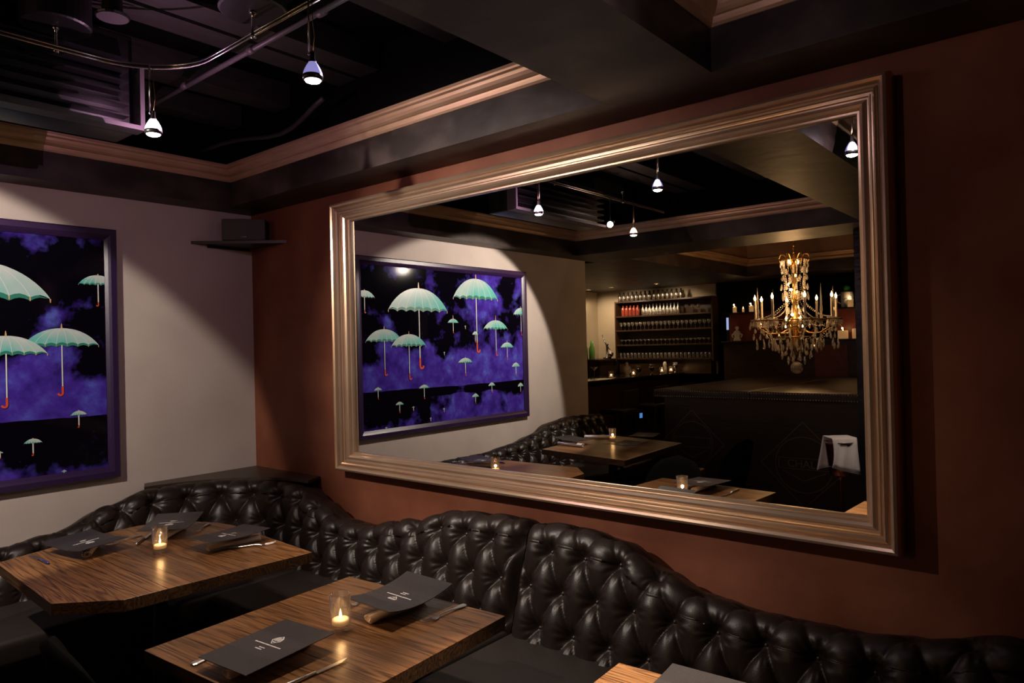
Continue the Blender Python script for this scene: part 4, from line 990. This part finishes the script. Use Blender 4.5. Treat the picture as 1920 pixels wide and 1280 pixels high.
for dx, row in ((0.06, 'front'),):
    for k in range(22): put('wine_glass', WG, 1.92-0.0735*k, SL[2], nth(k, 22, 'stemmed glass on the middle bar shelf'), 'glass', 'stemmed glasses on the middle shelf', dx, 0.95)
    for k in range(22): put('coupe_glass', CG, 1.91-0.0725*k - (0 if dx else .02), SL[1], nth(k, 22, 'coupe glass on the fourth bar shelf'), 'glass', 'coupe glasses on the fourth shelf', dx, 0.78)
    for k in range(24): put('tumbler', TG, 1.93-0.068*k, SL[0], nth(k, 24, 'tumbler on the bottom bar shelf'), 'glass', 'tumblers on the bottom shelf', dx, 0.85)
# ---- bottles and lever press left of the shelves
bk = thing('back_bar', 'dark back bar cabinet below the pale wall left of the shelves', 'cabinet', (-7.75, 2.25, 0))
MB().box(-0.24, 0.4, -0.18, 0.24, 0, 1.30).build('body', 'dark_wood', bk)
rbox('top', -0.245, 0.45, -0.2, 0.245, 1.30, 1.34, 'dark_wood', bk, 0.006, 2)
GB = proto('green_bottle', [(0.036, 0), (0.038, 0.006), (0.038, 0.17), (0.014, 0.23), (0.014, 0.30), (0.001, 0.302)], 'green_glass')
for (x, y), lab in zip(((-7.45, 2.40), (-7.55, 2.33), (-7.40, 2.26)), ('tallest looking green bottle next to the pale wall end, in the mirror', 'green bottle behind the other two on the back bar', 'green bottle nearest the lever press on the back bar')):
    o = link('green_bottle', GB, None, None, loc=(x, y, 1.3405)); tag(o, lab, 'bottle', 'green bottles on the back bar')
lp = thing('lever_press', 'dark lever citrus press leaning arm beside the glass shelves', 'press', (-7.70, 2.14, 1.3405))
MB().lathe([(0.07, 0), (0.07, 0.02), (0.02, 0.03), (0.018, 0.22), (0.03, 0.24), (0.001, 0.25)], 16).build('post', 'steel_dark', lp, True)
MB().tube([(0, 0.09, 0.40), (0, 0.03, 0.26), (0, -0.10, 0.08)], [0.012, 0.012, 0.009], 8).build('lever', 'chrome', lp, True)
MB().lathe([(0.01, 0.02), (0.05, 0.05), (0.055, 0.10), (0.05, 0.10), (0.01, 0.05)], 14, (0.03, -0.08, 0)).build('cup', 'silver', lp, True)

# ---- mantel with candles, jug and figures right of the shelves
mn = thing('mantel_cabinet', 'dark red panelled cabinet with candle ledges behind the chandelier', 'cabinet', (-7.78, -0.9, 0))
MB().box(-0.16, 0.10, -1.2, 1.0, 0, 1.56).build('body', 'dark_wood', mn)
rbox('ledge', -0.16, 0.16, -1.25, 1.02, 1.56, 1.585, 'dark_wood', mn, 0.005, 2)
for y0, y1 in ((-0.05, 0.97), (-1.2, -0.55)):
    MB().box(-0.16, -0.06, y0, y1, 1.585, 1.985).build('red_panel', 'red_panel', mn)
    rbox('upper_ledge', -0.16, 0.10, y0-0.02, y1+0.02, 1.985, 2.005, 'dark_wood', mn, 0.004, 2)
MB().box(0.101, 0.112, -0.72, -0.30, 1.0, 1.5).build('red_panel', 'red_panel', mn)
def pillar(lab, x, y, z, h, r, pw=0.25):
    t = thing('pillar_candle', lab, 'candle', (x, y, z), 0, 'candles on the mantel')
    MB().lathe([(r, 0), (r, h*0.9), (r*0.95, h), (r*0.8, h*0.96), (0.001, h*0.88)], 18).build('wax', 'wax', t, True)
    MB().lathe([(0.001, 0.0), (0.006, 0.008), (0.005, 0.016), (0.0005, 0.034)], 10, (0, 0, h*0.92)).build('flame', 'flame', t, True)
    if pw: light('glow', 'POINT', t, (0.03, 0, h+0.03), pw, (1, 0.55, 0.22), size=0.01)
pillar('lit candle on the upper ledge left of the chandelier', -7.75, -0.055, 2.0055, 0.085, 0.028)
pillar('small candle further back on the upper ledge left of the chandelier', -7.86, -0.14, 2.0055, 0.06, 0.016, 0)
pillar('lit candle on the upper ledge closest to the chandelier', -7.75, -0.305, 2.0055, 0.09, 0.032)
pillar('thick pillar candle on the lower ledge right of the chandelier', -7.70, -1.56, 1.5855, 0.11, 0.065)
pillar('thick pillar candle on the lower ledge touching the black column', -7.70, -1.74, 1.5855, 0.13, 0.065)
pillar('white candle in front of the blue patterned jug', -7.71, -1.66, 2.0055, 0.10, 0.035)
jg = thing('patterned_jug', 'blue and white patterned jug on the upper right ledge', 'jug', (-7.80, -1.60, 2.0055))
MB().lathe([(0.06, 0), (0.075, 0.01), (0.08, 0.02), (0.08, 0.20), (0.076, 0.21), (0.07, 0.20), (0.06, 0.03), (0.001, 0.03)], 24).build('body', 'ceramic_blue', jg, True)
MB().tube([(0, 0.075, 0.18), (0, 0.13, 0.16), (0, 0.13, 0.08), (0, 0.078, 0.05)], 0.010, 8).build('handle', 'ceramic', jg, True)
MB().tube([(0, 0.04, 0.02), (0.05, 0.06, 0.012), (0.05, 0.02, 0.012)], 0.008, 8).build('scroll_foot', 'ceramic', jg, True)
sg = MB().sphere((0, 0, 0.05), 0.045, 14, 10, 1.1); tag(sg.build('green_ornament', 'green_leaf', None, True, loc=(-7.80, -1.60, 2.205)), 'green heart shaped ornament above the patterned jug', 'ornament')
cs = MB().lathe([(0.05, 0), (0.05, 0.20), (0.046, 0.20), (0.046, 0.01)], 20); tag(cs.build('candle_screen', 'ceramic', None, True, loc=(-7.84, -1.78, 2.0055)), 'pale cylinder beside the patterned jug', 'vase')
stt = thing('statuette', 'small white spotted statuette on the lower ledge left of the chandelier', 'figurine', (-7.72, -0.095, 1.5855))
MB().lathe([(0.05, 0), (0.055, 0.02), (0.035, 0.06), (0.05, 0.10), (0.045, 0.14), (0.012, 0.16), (0.03, 0.19), (0.02, 0.215), (0.001, 0.22)], 18).build('body', 'ceramic', stt, True)
for s in (-1, 1): MB().tube([(0, 0.04*s, 0.12), (0, 0.075*s, 0.09), (0.01, 0.06*s, 0.05)], 0.012, 8).build('arm', 'ceramic', stt, True)
ls = thing('lit_sign', 'narrow bluish lit strip on the cabinet left of the chandelier', 'light', (-7.74, 0.055, 1.5855))
MB().box(-0.02, 0.0, -0.02, 0.02, 0, 0.36).build('housing', 'plastic_black', ls)
MB().box(0.0005, 0.004, -0.017, 0.017, 0.17, 0.35).build('display', 'screen_lilac', ls)

# ---- recessed lamps over the bar
def downlight(lab, x, y, aim, power, cone=80):
    t = thing('recessed_lamp', lab, 'lamp', (x, y, ZS-0.001), 0, 'recessed lamps over the bar')
    MB().lathe([(0.04, 0), (0.05, -0.004), (0.036, -0.008), (0.034, -0.002)], 20, cap=False).build('ring', 'steel_dark', t, True)
    MB().lathe([(0.001, -0.003), (0.033, -0.003)], 20, cap=False).build('lens', 'bulb_warm', t)
    light('bulb', 'SPOT', t, (0, 0, -0.012), power, (1, 0.74, 0.48), aim, 0.05, cone, 0.6)
downlight('recessed lamp lighting the left part of the bar shelves', -7.25, 1.75, (-0.5, 0.0, -0.6), P_BAR, 110)
downlight('recessed lamp lighting the right part of the bar shelves', -7.25, 0.95, (-0.5, 0.0, -0.6), P_BAR*0.8, 110)
downlight('recessed lamp lighting the pale wall beside the shelves', -7.35, 2.25, (-0.5, 0.0, -0.6), P_BAR*0.7, 100)
